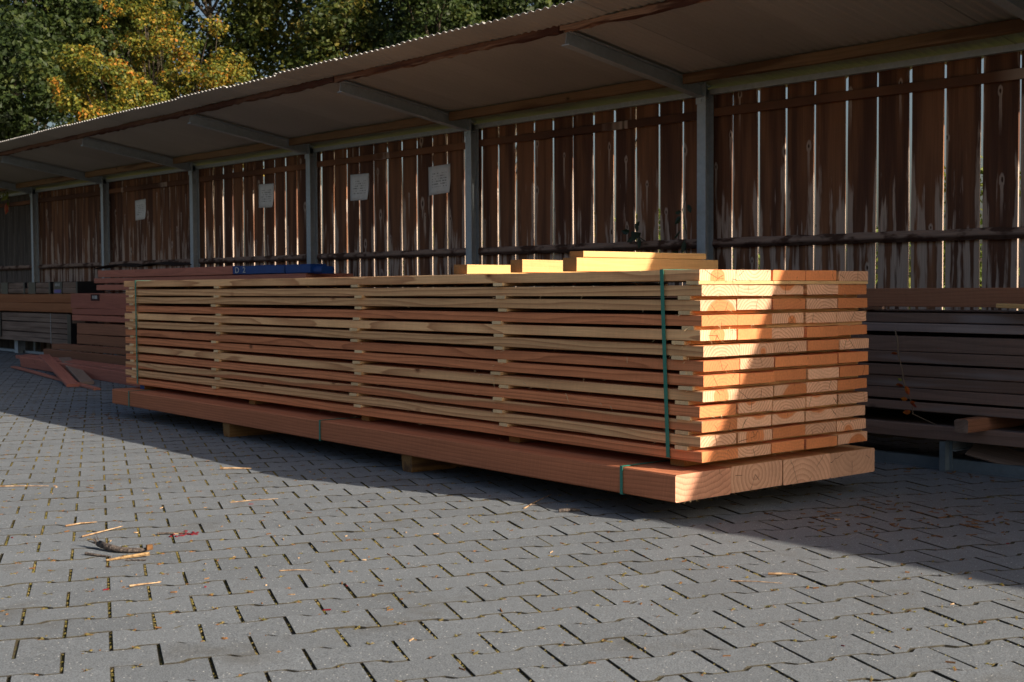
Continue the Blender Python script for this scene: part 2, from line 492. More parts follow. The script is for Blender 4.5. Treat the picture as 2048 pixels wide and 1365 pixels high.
def mesh(name, V, F, mats, idx=None, smooth=False):
    me = bpy.data.meshes.new(name)
    me.from_pydata([tuple(v) for v in V], [], [tuple(f) for f in F])
    for q in (mats if isinstance(mats, (list, tuple)) else [mats]):
        me.materials.append(q)
    if idx is not None:
        me.polygons.foreach_set("material_index", np.asarray(idx, dtype=np.int32))
    if smooth:
        me.polygons.foreach_set("use_smooth", np.ones(len(me.polygons), dtype=bool))
    me.update()
    return me


def fast_mesh(name, V, F, mats, idx=None):
    """V (n,3) and F (m,k) arrays, all faces with k corners."""
    V = np.ascontiguousarray(V, dtype=np.float32)
    F = np.ascontiguousarray(F, dtype=np.int32)
    me = bpy.data.meshes.new(name)
    k = F.shape[1]
    me.vertices.add(len(V))
    me.vertices.foreach_set("co", V.ravel())
    me.loops.add(F.size)
    me.loops.foreach_set("vertex_index", F.ravel())
    me.polygons.add(len(F))
    me.polygons.foreach_set("loop_start", np.arange(0, F.size, k, dtype=np.int32))
    me.polygons.foreach_set("loop_total", np.full(len(F), k, dtype=np.int32))
    for q in (mats if isinstance(mats, (list, tuple)) else [mats]):
        me.materials.append(q)
    if idx is not None:
        me.polygons.foreach_set("material_index", np.asarray(idx, dtype=np.int32))
    me.polygons.foreach_set("use_smooth", np.zeros(len(F), dtype=bool))
    me.update(calc_edges=True)
    return me


def add(name, me, mtx=None, parent=None):
    o = bpy.data.objects.new(name, me)
    o.matrix_basis = mtx if mtx is not None else Matrix.Identity(4)
    return link(o, parent)


BARS = {}


def bar_mesh(L, wd, h, mats, segs=1, ch=0.002, bow=0.0, rough=0.0, var=0, wane=0.0):
    """A sawn timber along X with a small arris, end faces in slot 2, optional bow and a waney lower edge."""
    key = (round(L, 4), round(wd, 4), round(h, 4), tuple(q.name for q in mats), segs, ch, bow, rough, var, wane)
    if key in BARS:
        return BARS[key]
    r = random.Random(hash((round(L, 3), round(wd, 3), round(h, 3), var)) & 0xffff)
    a, b = wd / 2, h / 2
    prof = [(-a + ch, -b), (a - ch, -b), (a, -b + ch), (a, b - ch), (a - ch, b), (-a + ch, b), (-a, b - ch), (-a, -b + ch)]
    V, F, I = [], [], []
    ph = r.uniform(0, 6.28)
    for i in range(segs + 1):
        u = i / segs
        x = (u - 0.5) * L
        bz = bow * math.sin(math.pi * u * r.choice([1, 1]) + ph * 0.0) * (1 if var % 2 else -1)
        for j, (y, z) in enumerate(prof):
            dz = dy = 0.0
            if rough:
                dy, dz = r.uniform(-rough, rough), r.uniform(-rough, rough)
            if wane and j in (0, 7, 1, 2):
                dz += abs(wane * math.sin(ph + u * L * 2.1 + j) * r.uniform(0.3, 1.0))
            V.append((x, y + dy, z + dz + bz))
    n = 8
    for i in range(segs):
        for j in range(n):
            k = (j + 1) % n
            F.append((i * n + j, (i + 1) * n + j, (i + 1) * n + k, i * n + k)[::-1])
            I.append(0)
    F.append(tuple(range(n))[::-1])
    I.append(len(mats) - 1)
    F.append(tuple(range(segs * n, segs * n + n)))
    I.append(len(mats) - 1)
    me = mesh("timber", V, F, list(mats), I)
    BARS[key] = me
    return me


def frame(p0, p1, up=(0, 0, 1), roll=0.0):
    p0, p1 = Vector(p0), Vector(p1)
    X = (p1 - p0).normalized()
    Y = Vector(up).cross(X).normalized()
    Z = X.cross(Y)
    if roll:
        q = Quaternion(X, roll)
        Y, Z = q @ Y, q @ Z
    mt = Matrix((X, Y, Z)).transposed().to_4x4()
    mt.translation = (p0 + p1) / 2
    return mt


def bar(name, p0, p1, wd, h, mats, parent=None, up=(0, 0, 1), roll=0.0, color=None, **kw):
    if not isinstance(mats, (list, tuple)):
        mats = [mats]
    L = (Vector(p1) - Vector(p0)).length
    o = add(name, bar_mesh(L, wd, h, mats, **kw), frame(p0, p1, up, roll), parent)
    o.color = color or (random.uniform(0.1, 0.9), random.uniform(0, 1), random.uniform(-0.6, 1.6), 1.0)
    return o


def tube_data(pts, radii, n=6, cap=True):
    V, F = [], []
    pts = [Vector(p) for p in pts]
    for i, p in enumerate(pts):
        d = (pts[min(i + 1, len(pts) - 1)] - pts[max(i - 1, 0)]).normalized()
        a = d.cross(Vector((0, 0, 1)) if abs(d.z) < 0.9 else Vector((1, 0, 0))).normalized()
        b = d.cross(a)
        for j in range(n):
            t = 2 * math.pi * j / n
            V.append(p + (a * math.cos(t) + b * math.sin(t)) * radii[i])
    for i in range(len(pts) - 1):
        for j in range(n):
            k = (j + 1) % n
            F.append((i * n + j, i * n + k, (i + 1) * n + k, (i + 1) * n + j))
    if cap:
        F.append(tuple(range(n))[::-1])
        F.append(tuple(range((len(pts) - 1) * n, len(pts) * n)))
    return V, F


def merge(parts):
    V, F, I = [], [], []
    for p in parts:
        v, f = p[0], p[1]
        o = len(V)
        V += list(v)
        F += [tuple(o + i for i in q) for q in f]
        I += [p[2] if len(p) > 2 else 0] * len(f)
    return V, F, I


def box_data(c, s, mtx=None):
    c, s = Vector(c), Vector(s) / 2
    V = [Vector((c.x + s.x * i, c.y + s.y * j, c.z + s.z * k)) for i in (-1, 1) for j in (-1, 1) for k in (-1, 1)]
    if mtx is not None:
        V = [mtx @ v for v in V]
    F = [(0, 1, 3, 2), (4, 6, 7, 5), (0, 4, 5, 1), (2, 3, 7, 6), (0, 2, 6, 4), (1, 5, 7, 3)]
    return V, F


def ibeam_mesh(L, depth, wd, tf, tw, mat):
    a, d = wd / 2, depth / 2
    t = tw / 2
    P = [(-a, -d), (a, -d), (a, -d + tf), (t, -d + tf), (t, d - tf), (a, d - tf), (a, d), (-a, d), (-a, d - tf), (-t, d - tf), (-t, -d + tf), (-a, -d + tf)]
    n = len(P)
    V = [(-L / 2, y, z) for y, z in P] + [(L / 2, y, z) for y, z in P]
    F = [(j, (j + 1) % n, n + (j + 1) % n, n + j)[::-1] for j in range(n)]
    for o, rev in ((0, True), (n, False)):
        for q in ((0, 1, 2, 11), (11, 2, 3, 10), (10, 3, 4, 9), (9, 4, 5, 8), (8, 5, 6, 7)):
            f = tuple(o + i for i in q)
            F.append(f[::-1] if rev else f)
    return mesh("steel_section", V, F, mat)


def project(p):
    d = Vector(p) - CAM_P
    z = d.dot(CAM_F)
    return (1024 + FPX * d.dot(CAM_R) / z, 682.5 - FPX * d.dot(CAM_U) / z, z)


def ray_dir(px):
    v = CAM_F + CAM_R * ((px - 1024) / FPX)
    return Vector((v.x, v.y, 0)).normalized()


# ------------------------------------------------------------------ ground and paving
def plane(name, x0, x1, y0, y1, z, mat):
    return add(name, mesh(name, [(x0, y0, z), (x1, y0, z), (x1, y1, z), (x0, y1, z)], [(0, 1, 2, 3)], mat))


tag(plane("ground", -600, 600, -600, 600, -0.075, M['earth']), kind="structure")
pavement = tag(plane("pavement", -30, 12, -12, 8.2, -0.0065, M['bed']), kind="structure")
tag(plane("yard", -60, 60, -60, 8.2, -0.045, M['yard_far']), kind="structure")

ANG = R_(67.9)
E1 = np.array([math.cos(ANG), math.sin(ANG)])
E2 = np.array([math.sin(ANG), -math.cos(ANG)])
PL, PP = 0.254, 0.185
PO = np.array([-3.2446, 1.4776])
gap_s, gap_w = 0.0085, 0.0035


def paver_mesh(simple_=False):
    hl = PL / 2 - gap_s / 2
    A = 0.0130
    hw, hn = PP / 2 + A - gap_w / 2, PP / 2 - A - gap_w / 2
    a1, a2 = PL / 2 * 0.455, PL / 2 * 0.675
    out_ = [(-hl, -hw), (-a2, -hw), (-a1, -hn), (a1, -hn), (a2, -hw), (hl, -hw), (hl, hw), (a2, hw), (a1, hn), (-a1, hn), (-a2, hw), (-hl, hw)]
    n = len(out_)

    def inset(d):
        r = []
        for x, y in out_:
            r.append((x - math.copysign(min(d, abs(x) * 0.2), x), y - math.copysign(d, y)))
        return r
    V = [(x, y, 0.0) for x, y in inset(0.0014)]
    V += [(x, y, -0.0016) for x, y in out_]
    V += [(x, y, -0.03) for x, y in out_]
    F = []
    for o in (0, n):
        for j in range(n):
            k = (j + 1) % n
            F.append((o + j, o + n + j, o + n + k, o + k))
    F = [f for f in F]
    top = [(0, 1, 10, 11), (1, 2, 9, 10), (2, 3, 8, 9), (3, 4, 7, 8), (4, 5, 6, 7)]
    return np.array(V), np.array(F + top)


PV, PF = paver_mesh()
PI_ = np.array([1] * 24 + [0] * 5)
BASIS = np.array([[E1[0], -E2[0]], [E1[1], -E2[1]]])     # local x along the row, local y across
cells = []
for i in range(-140, 140):
    for j in range(-140, 140):
        c = PO + E1 * PL * (j + 0.5 * (i % 2)) + E2 * PP * i + E1 * PL * 0.5
        if not (-24 < c[0] < 1.5 and -2.0 < c[1] < 7.4):
            continue
        px, py, d = project((c[0], c[1], 0))
        if d < 1.2:
            continue
        side = (c[0] * CAM_R.x + c[1] * CAM_R.y)
        if abs(side) > 0.42 * d + 1.8:
            continue
        vis = -60 < px < 2108 and py < 1420
        cells.append((d, vis, c))
cells.sort(key=lambda q: (not q[1], q[0]))
pm = fast_mesh("paver", PV, PF, [M['paver'], M['grime']], np.where(PI_ == 0, 0, 1))
rest = []
for q, (d, vis, c) in enumerate(cells):
    tz = random.gauss(0, 0.0011)
    tx, ty = random.gauss(0, 0.0045), random.gauss(0, 0.0045)
    rz = random.gauss(0, 0.006)
    if q < 300:
        rot = Matrix(((BASIS[0, 0], BASIS[0, 1], 0, 0), (BASIS[1, 0], BASIS[1, 1], 0, 0), (0, 0, 1, 0), (0, 0, 0, 1)))
        mt = Matrix.Translation((c[0], c[1], tz)) @ rot @ Matrix.Rotation(rz, 4, 'Z') @ Matrix.Rotation(tx, 4, 'X') @ Matrix.Rotation(ty, 4, 'Y')
        add("paver", pm, mt, pavement)
    else:
        rest.append((c, tz, tx, ty))
allV = []
for c, tz, tx, ty in rest:
    v = PV.copy()
    xy = v[:, :2] @ BASIS.T
    zz = v[:, 2] + tz + v[:, 1] * tx - v[:, 0] * ty
    allV.append(np.column_stack([xy[:, 0] + c[0], xy[:, 1] + c[1], zz]))
nv = len(PV)
allF = np.concatenate([PF + nv * i for i in range(len(rest))])
tag(add("pavers", fast_mesh("pavers", np.concatenate(allV), allF, [M['paver'], M['grime']], np.tile(PI_, len(rest))), None, pavement), kind="stuff")

# moss tufts and litter in the joints near the camera
OCT_V = np.array([(1, 0, 0), (-1, 0, 0), (0, 1, 0), (0, -1, 0), (0, 0, 1), (0, 0, -1)], float)
OCT_F = np.array([(0, 2, 4), (2, 1, 4), (1, 3, 4), (3, 0, 4), (2, 0, 5), (1, 2, 5), (3, 1, 5), (0, 3, 5)])


def tufts(name, spots, mat):
    Vs, Fs = [], []
    for i, (x, y, z, sx, sy, sz, a) in enumerate(spots):
        v = OCT_V * rng.uniform(0.7, 1.25, (6, 1)) * np.array([sx, sy, sz])
        ca, sa = math.cos(a), math.sin(a)
        Vs.append(np.column_stack([v[:, 0] * ca - v[:, 1] * sa + x, v[:, 0] * sa + v[:, 1] * ca + y, v[:, 2] + z]))
        Fs.append(OCT_F + 6 * i)
    o = add(name, fast_mesh(name, np.concatenate(Vs), np.concatenate(Fs), mat), None, pavement)
    return tag(o, kind="stuff")


ms, lt = [], []
for d, vis, c in cells:
    if not vis or d > 13:
        continue
    patch = 0.5 + 0.5 * math.sin(c[0] * 1.7 + 1.1) * math.cos(c[1] * 2.3)
    p0 = c + E1 * PL / 2
    for _ in range(int(rng.poisson(9 + 15 * patch) * (1.0 if d < 9 else 0.5))):     # straight joint
        s = rng.uniform(-0.5, 0.5) * (PP + 0.018)
        q = p0 + E2 * s + E1 * rng.normal(0, 0.0015)
        ms.append((q[0], q[1], -0.006 + rng.uniform(-0.001, 0.003), rng.uniform(0.003, 0.008), rng.uniform(0.002, 0.0045), rng.uniform(0.002, 0.005), ANG))
    for sg in (-1, 1):                                                                  # the bends of the wavy joint
        if rng.random() < 0.5 + 0.45 * patch:
            q = c + E2 * PP / 2 + E1 * sg * PL / 4
            for _ in range(rng.integers(5, 13)):
                u = rng.uniform(-0.013, 0.013)
                qq = q + E1 * u - E2 * sg * u * 1.4 + rng.normal(0, 0.0012, 2)
                (ms if rng.random() < 0.7 else lt).append((qq[0], qq[1], -0.002 + rng.uniform(-0.002, 0.002), rng.uniform(0.003, 0.009), rng.uniform(0.0025, 0.0055), rng.uniform(0.002, 0.005), ANG))
    if rng.random() < 0.25:
        q = c + E2 * PP / 2 + E1 * rng.uniform(-0.5, 0.5) * PL
        lt.append((q[0], q[1], 0.0, rng.uniform(0.004, 0.012), 0.0025, 0.002, rng.uniform(0, 3)))
tufts("moss", ms, M['moss'])

# ------------------------------------------------------------------ the open shed (roof on cantilevered frames)
X0, SP, YP = -6.564, 2.930, 7.574


def dz(x):
    return -0.0096 * (x - X0)


shed = thing("lumber_shed", (X0, YP, 0), "long open lean-to with grey steel frames and a corrugated roof behind the plank stack", "shed")
YT = 6.09
posts = [X0 + SP * k for k in range(7, -8, -1)]
post_me = {}
rafter_L = math.hypot(YP + 0.02 - YT, 0.24)
raf = ibeam_mesh(rafter_L, 0.104, 0.075, 0.009, 0.007, M['steel'])
for x in posts:
    h = 2.555 + dz(x)
    me = ibeam_mesh(h, 0.095, 0.088, 0.008, 0.007, M['steel'])
    add("post", me, frame((x, YP, 0), (x, YP, h), up=(0, 1, 0)), shed)
    z0 = 2.768 + dz(x)
    o = add("rafter", raf, frame((x, YT, z0), (x, YP + 0.02, z0 - 0.24)), shed)
    plate = box_data((x, YP - 0.052, 2.52 + dz(x)), (0.10, 0.008, 0.16))
    add("end_plate", mesh("end_plate", plate[0], plate[1], M['steel']), None, shed)
    for sgn in (-1, 1):
        pl = box_data((x + 0.085 * 0, YP - 0.058, 2.52 + dz(x) + sgn * 0.055), (0.018, 0.006, 0.018))
        add("bolt", mesh("bolt", pl[0], pl[1], M['steel']), None, shed)
xs_ = sorted(posts)
for a, b in zip(xs_[:-1], xs_[1:]):
    # eaves purlin on the rafter tips: rough sawn, with a waney underside
    L = b - a
    bar("front_purlin", (a + 0.004, YT - 0.04, 2.822 + dz(a)), (b - 0.004, YT - 0.04, 2.822 + dz(b)), 0.055, 0.055, M['purlin'], shed,
        segs=34, ch=0.006, rough=0.007, var=int(a * 10) % 7, wane=-0.022)
    bar("rear_purlin", (a + 0.045, 7.29, 2.600 + dz(a)), (b - 0.045, 7.29, 2.600 + dz(b)), 0.06, 0.078, M['purlin_b'], shed,
        segs=12, ch=0.004, rough=0.003, var=int(a * 10) % 5, wane=0.006)
    rl = box_data((0, 0, 0), (L - 0.08, 0.05, 0.042))
    add("rear_rail", mesh("rear_rail", rl[0], rl[1], M['steel']), frame((a + 0.04, YP + 0.03, 2.532 + dz(a)), (b - 0.04, YP + 0.03, 2.532 + dz(b))), shed)

# corrugated sheets
SW, NPER, PER = 0.91, 13, 0.0758
ncol = NPER * 6 + 3
u = np.arange(ncol) / 6.0 * PER
prof = 0.0088 * np.sin(2 * np.pi * u / PER)
Y0, Y1 = 5.745, 7.93
rowsY = np.array([0.0, Y1 - Y0])
SV, SF = [], []
for layer in (0.0, -0.0035):
    for yy in rowsY:
        for a in range(ncol):
            SV.append((u[a], yy, prof[a] + layer - yy * 0.160))
for a in range(ncol - 1):
    SF.append((a, a + 1, ncol + a + 1, ncol + a))
    SF.append((2 * ncol + a + 1, 2 * ncol + a, 3 * ncol + a, 3 * ncol + a + 1))
    SF.append((a + 1, a, 2 * ncol + a, 2 * ncol + a + 1))
    SF.append((ncol + a, ncol + a + 1, 3 * ncol + a + 1, 3 * ncol + a))
for a in (0, ncol - 1):
    f = (a, ncol + a, 3 * ncol + a, 2 * ncol + a)
    SF.append(f if a else f[::-1])
sheet_me = mesh("roof_sheet", SV, SF, M['sheet'])
pitch_w = NPER * PER
k = 0
x = 13.6
while x > -27:
    x -= pitch_w
    off = random.gauss(0, 0.006) + (0.02 if k % 7 == 3 else 0)
    mt = Matrix.Translation((x, Y0 + off, 2.902 + dz(x) + 0.006 * (k % 2) + random.gauss(0, 0.0012))) @ Matrix.Rotation(0.0096, 4, 'Y')
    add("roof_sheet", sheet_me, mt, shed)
    k += 1

# ------------------------------------------------------------------ fence
YF = 7.668
fence = thing("board_fence", (X0, YF, 0), "tall fence of dark weathered upright boards with narrow bright gaps between them", "fence")
seams_px = {1: [-6.362, -6.104, -5.852, -5.592, -5.321, -5.071, -4.811, -4.552, -4.287, -4.028],
            0: [-9.452, -9.203, -8.948, -8.687, -8.435, -8.171, -7.904, -7.653, -7.404, -7.136, -6.878],
            -1: [-12.355, -12.091, -11.825, -11.576, -11.305, -11.042, -10.778, -10.513, -10.247, -9.998, -9.724]}
seams = sorted(seams_px[-1] + seams_px[0] + seams_px[1] + [-6.62])
s = seams[-1]
while s < 6.0:
    s += 0.262
    seams.append(s)
s = seams[0]
while s > -27:
    s -= random.uniform(0.25, 0.27)
    seams.insert(0, s)
for a, b in zip(seams[:-1], seams[1:]):
    cx_ = (a + b) / 2
    g = 0.014 * abs(cx_) / 7.67 + random.uniform(0.005, 0.014) if cx_ > -15.3 else random.choice([0.002, 0.003, 0.004, 0.010])
    if -15.3 < cx_ < -9.6 and random.random() < 0.2:
        g = 0.012
    wdt = (b - a) - g
    top = 2.552 + dz(cx_) + random.uniform(-0.012, 0.012)
    off = random.uniform(-0.004, 0.004)
    mat = M['fence_grey'] if -25 < cx_ < -21.4 else M['fence']
    lean = random.gauss(0, 0.003)
    bar("board", (cx_ - lean, YF + off, -0.03), (cx_ + lean, YF + off, top), wdt, 0.014, mat, fence, up=(0, -1, 0), segs=5, ch=0.003, rough=0.0022, var=random.randint(0, 2))
for a, b in zip(xs_[:-1], xs_[1:]):
    bar("upper_ledger", (a + 0.05, YF - 0.034, 2.375 + dz(a)), (b - 0.05, YF - 0.034, 2.37 + dz(b)), 0.034, 0.066, M['fence'], fence, segs=8, ch=0.004, rough=0.002, var=int(a * 7) % 5)
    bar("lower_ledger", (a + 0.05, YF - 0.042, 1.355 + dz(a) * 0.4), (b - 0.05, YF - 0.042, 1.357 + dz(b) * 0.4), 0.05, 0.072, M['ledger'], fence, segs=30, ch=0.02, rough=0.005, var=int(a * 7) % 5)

# notices on the fence
for (x, z, label, rz) in ((-17.22, 2.165, "small pale notice sheet with a torn corner on the fence, leftmost of four", 0.02),
                          (-13.60, 2.150, "white notice sheet alone in the fence bay above the blue painted timber ends", -0.03),
                          (-11.56, 2.122, "white notice sheet with a curled corner, left one of two in the same bay", -0.02),
                          (-10.125, 2.103, "wide white notice sheet with text lines beside a grey post, nearest the plank stack end", 0.025)):
    V, F = [], []
    W_, H_ = 0.36, 0.285
    n = 7
    for i in range(n):
        for j in range(n):
            uu, vv = i / (n - 1) - 0.5, j / (n - 1) - 0.5
            curl = 0.05 * max(0, uu + vv * -1 - 0.55) ** 1.2 + 0.004 * math.sin(6 * uu + rz * 90)
            V.append((uu * W_, vv * H_, curl))
    for i in range(n - 1):
        for j in range(n - 1):
            F.append((i * n + j, (i + 1) * n + j, (i + 1) * n + j + 1, i * n + j + 1))
    me = mesh("notice", V, F, M['paper'], smooth=True)
    mt = Matrix.Translation((x, YF - 0.014, z)) @ Matrix.Rotation(math.pi / 2, 4, 'X') @ Matrix.Rotation(rz, 4, 'Z')
    o = add("notice", me, mt)
    mod = o.modifiers.new("thick", 'SOLIDIFY')
    mod.thickness = 0.001
    tag(o, label, "notice", "paper notices pinned to the fence")

# ------------------------------------------------------------------ the strapped plank stack
SA = math.radians(1.37)
SF_ = Vector((-math.cos(SA), math.sin(SA), 0))     # away along the stack
SW_ = Vector((math.sin(SA), math.cos(SA), 0))      # across, towards the fence
S0 = Vector((-3.562, 4.080, 0))
B0 = Vector((-3.576, 3.937, 0))


def St(a, b, z, base=S0):
    return base + SF_ * a + SW_ * b + Vector((0, 0, z))


stack = thing("plank_stack", St(3.1, 0.6, 0.2635), "large green-strapped stack of thirteen layers of fresh Douglas fir planks with stickers between", "plank stack")
TH, STK = 0.0478, 0.0172
PITCH = TH + STK
PW = 1.1845 / 5
# per plank: heartwood radius, pith y, pith z, ring contrast; first number of each row is the face seen along the stack
PALE, RED, TWO = (0.10, 0.1, 2.2), (1.0, 0.5, 1.9), (0.27, 0.5, -0.6)
ends = {}
rr = random.Random(5)
front = ['p', 'p', 't', 'r', 'p', 'p', 'r', 'r', 'p', 'r', 'm', 'p', 'r']
for row in range(13):
    for c in range(5):
        if c == 0:
            kind = front[row]
            col = {'p': (0.16, 0.52, -1.1 if row % 2 else 0.45, 1.0), 't': (0.34, 0.45, -1.0, 0.9), 'r': (4.0, 0.5, [-0.9, 1.6, 0.3, -0.4][row % 4], 1.0),
                   'm': (0.55, 0.4, -1.2, 1.0)}[kind]
        else:
            q = rr.random()
            if q < 0.34:
                col = (4.0, rr.uniform(0, 1), rr.uniform(2.5, 4.0), rr.uniform(0.25, 0.5))       # plain orange heart
            elif q < 0.55:
                col = (rr.uniform(0.28, 0.42), rr.uniform(0.3, 0.7), rr.choice([-0.4, 1.3]), 0.45)  # heart with sapwood corners
            else:
                col = (rr.uniform(0.0, 0.2), rr.uniform(0.2, 0.8), rr.uniform(-0.6, 1.5), 1.0)    # pale, strong rings
        ends[row, c] = col
# a few set by eye from the photograph (row 0 is the top)
ends[0, 1] = (0.05, 0.45, 0.9, 1.0); ends[0, 2] = (4.0, 0.4, 3.0, 0.1); ends[0, 3] = (4.0, 0.6, 2.8, 0.15); ends[0, 4] = (0.12, 0.4, -0.2, 1.0)
ends[1, 2] = (0.26, 0.55, 1.0, 0.4); ends[1, 1] = (0.05, 0.7, 1.6, 1.0); ends[2, 1] = (0.04, 0.5, -0.4, 1.0)
ends[3, 1] = (4.0, 0.5, 2.0, 0.3); ends[4, 1] = (4.0, 0.5, 2.6, 0.2); ends[4, 3] = (4.0, 0.2, 3.4, 0.08); ends[4, 4] = (4.0, 0.3, 3.4, 0.08)
ends[6, 2] = (4.0, 0.2, 3.4, 0.08); ends[6, 3] = (4.0, 0.5, 3.4, 0.08); ends[6, 4] = (4.0, 0.3, 3.0, 0.1); ends[7, 4] = (4.0, 0.3, 3.4, 0.08); ends[7, 3] = (0.30, 0.4, 1.5, 0.5)
sag = [0.004, -0.003, 0.002, 0.0, -0.002, 0.001, 0.0, 0.002, 0.0, -0.001, 0.001, 0.0, 0.0]
for row in range(13):
    z = 1.0816 - TH / 2 - row * PITCH
    ro = [0, 0, 0, 0.001, 0, -0.013, -0.013, -0.012, -0.006, -0.006, -0.001, -0.001, -0.004][row]
    for c in range(5):
        e0 = ro + random.gauss(0, 0.004)
        e1 = 6.285 + random.gauss(0, 0.02)
        yo = PW * (c + 0.5) + random.gauss(0, 0.0015)
        wob = random.gauss(0, 0.0012)
        v = random.randint(0, 3)
        bar("plank", St(e0, yo, z + wob), St(e1 if c else 6.285 + [-0.01, 0, 0.012, 0.005][v], yo + random.gauss(0, 0.003), z + random.gauss(0, 0.0015)),
            PW - 0.004 - random.uniform(0, 0.004), TH - 0.0008, [M['plank'], M['plank_end']], stack, color=ends[row, c],
            segs=6, ch=0.0025, bow=0.0026, rough=0.0011, var=v)
stk_a = [0.09, 1.37, 2.73, 4.61, 6.13]
for row in range(12):
    z = 1.0816 - TH - STK / 2 - row * PITCH
    for a in stk_a:
        aa = a + random.gauss(0, 0.022 if a > 1 else 0.025)
        hang = random.uniform(0.0, 0.014)
        bar("sticker", St(aa, -hang, z), St(aa + random.gauss(0, 0.006), 1.18, z), random.uniform(0.066, 0.085), STK - 0.001,
            [M['sticker'], M['sticker_end']], stack, segs=2, ch=0.002, rough=0.0008, var=random.randint(0, 3))


def strap_loop(a0, a1, zlo, zhi, y0, y1, base, parent, wdt=0.021, slack=0.0, name="strap"):
    th = 0.0016
    parts = []

    def seg(p, q, up):
        mt = frame(p, q, up)
        L = (Vector(p) - Vector(q)).length
        parts.append(box_data((0, 0, 0), (L, wdt, th), mt))
    e = 0.0022
    A, B_ = St(a0, y0 - e, zhi + e, base), St(a1, y0 - e, zlo - e, base)
    C_, D_ = St(a0, y1 + e, zhi + e, base), St(a1, y1 + e, zlo - e, base)
    n_ = -SW_
    seg(A, B_, n_)
    seg(C_, D_, SW_)
    seg(A, C_, (0, 0, 1))
    seg(B_, D_, (0, 0, -1))
    V, F, I = merge(parts)
    return add(name, mesh("strap", V, F, M['strap']), None, parent)


strap_loop(0.223, 0.183, 0.262, 1.0822, -0.004, 1.189, S0, stack)
strap_loop(6.047, 6.039, 0.262, 1.0822, -0.004, 1.189, S0, stack)


def slivers(name, n, spots, parent, mat, lo=0.006, hi=0.022):
    Vs, Fs = [], []
    for i in range(n):
        p, d0, wd_ = spots()
        L = random.uniform(lo, hi) * (2.2 if random.random() < 0.08 else 1)
        d1 = (Vector(d0) + Vector((random.gauss(0, .5), random.gauss(0, .5), random.gauss(0, .5)))).normalized()
        s_ = d1.cross(Vector((random.random(), random.random(), random.random()))).normalized() * wd_
        t_ = d1.cross(s_).normalized() * wd_ * 0.6
        tip = p + d1 * L
        o = len(Vs)
        Vs += [p + s_, p - s_, p + t_, tip]
        Fs += [(o, o + 1, o + 3), (o + 1, o + 2, o + 3), (o + 2, o, o + 3), (o, o + 2, o + 1)]
    return tag(add(name, fast_mesh(name, np.array([tuple(v) for v in Vs]), np.array(Fs), mat), None, parent), kind="stuff")


def sp_edge():
    row = random.randint(0, 12)
    z = 1.0816 - TH - row * PITCH + (TH if random.random() < 0.25 else 0.001)
    if random.random() < 0.62:          # fringe along the end faces
        return St(-0.004, random.uniform(0, 1.18), z), SF_ * -0.6 + Vector((0, 0, -0.7)), 0.0016
    if random.random() < 0.6:
        return St(random.choice(stk_a) + random.uniform(-0.05, 0.05), -0.004, z - STK * random.random()), -SW_ * 0.8 + Vector((0, 0, -0.5)), 0.0016
    return St(random.uniform(0, 3.2), -0.002, z), -SW_ * 0.4 + SF_ * random.uniform(-1, 1) + Vector((0, 0, -0.3)), 0.0012


slivers("splinters", 620, sp_edge, stack, M['splinter'], 0.007, 0.026)
for (a, z, L, an) in ((1.42, 0.545, 0.055, -1.2), (1.55, 0.552, 0.06, 0.12), (1.18, 0.535, 0.05, -0.4), (0.86, 0.50, 0.06, -0.9), (1.00, 0.53, 0.035, -0.5),
                      (0.55, 0.46, 0.03, -0.6), (0.62, 0.47, 0.03, -0.4), (0.75, 0.955, 0.04, 0.5), (1.05, 0.955, 0.035, 0.4), (0.44, 0.69, 0.03, -1.1)):
    p = St(a, -0.006, z)
    q = p + SF_ * (-math.cos(an) * L) + Vector((0, 0, math.sin(an) * L)) - SW_ * 0.012
    V, F = tube_data([p, (p + q) / 2 + Vector((0, 0, 0.004)), q], [0.0018, 0.0016, 0.0004], 4)
    add("sliver", mesh("sliver", V, F, M['splinter']), None, stack)

# four heavy beams below
beams = thing("beam_bundle", St(3.1, 0.7, 0.0955, B0), "low bundle of four heavy reddish beams under the plank stack", "beam bundle")
BW = 1.42 / 4
BE0 = [0.0, 0.003, 0.0005, 0.004]
bcol = [(5.0, 0.62, 1.9, 1.0), (0.0, 0.50, 0.52, 1.0), (0.0, 0.62, 0.1, 0.8), (0.0, 0.5, 0.75, 0.45)]
for c in range(4):
    yo = BW * (c + 0.5)
    bar("beam", St(BE0[c], yo, 0.1559 + (-0.0012, 0.0012, 0.0, -0.002)[c], B0), St(6.2 + random.gauss(0, 0.01), yo, 0.1559, B0), BW - 0.0045, 0.1176, [M['beam'], M['beam_end']], beams,
        color=bcol[c], segs=6, ch=0.006, rough=0.0008, var=c)
for a in (0.323, 2.932, 5.864):
    strap_loop(a, a, 0.096, 0.2160, -0.0, 1.42, B0, beams, 0.017)


def sp_beam():
    return St(-0.002, random.uniform(0, 1.42), 0.097, B0), SF_ * -0.6 + Vector((0, 0, -0.8)), 0.0011


slivers("splinters", 60, sp_beam, beams, M['splinter'], 0.005, 0.018)

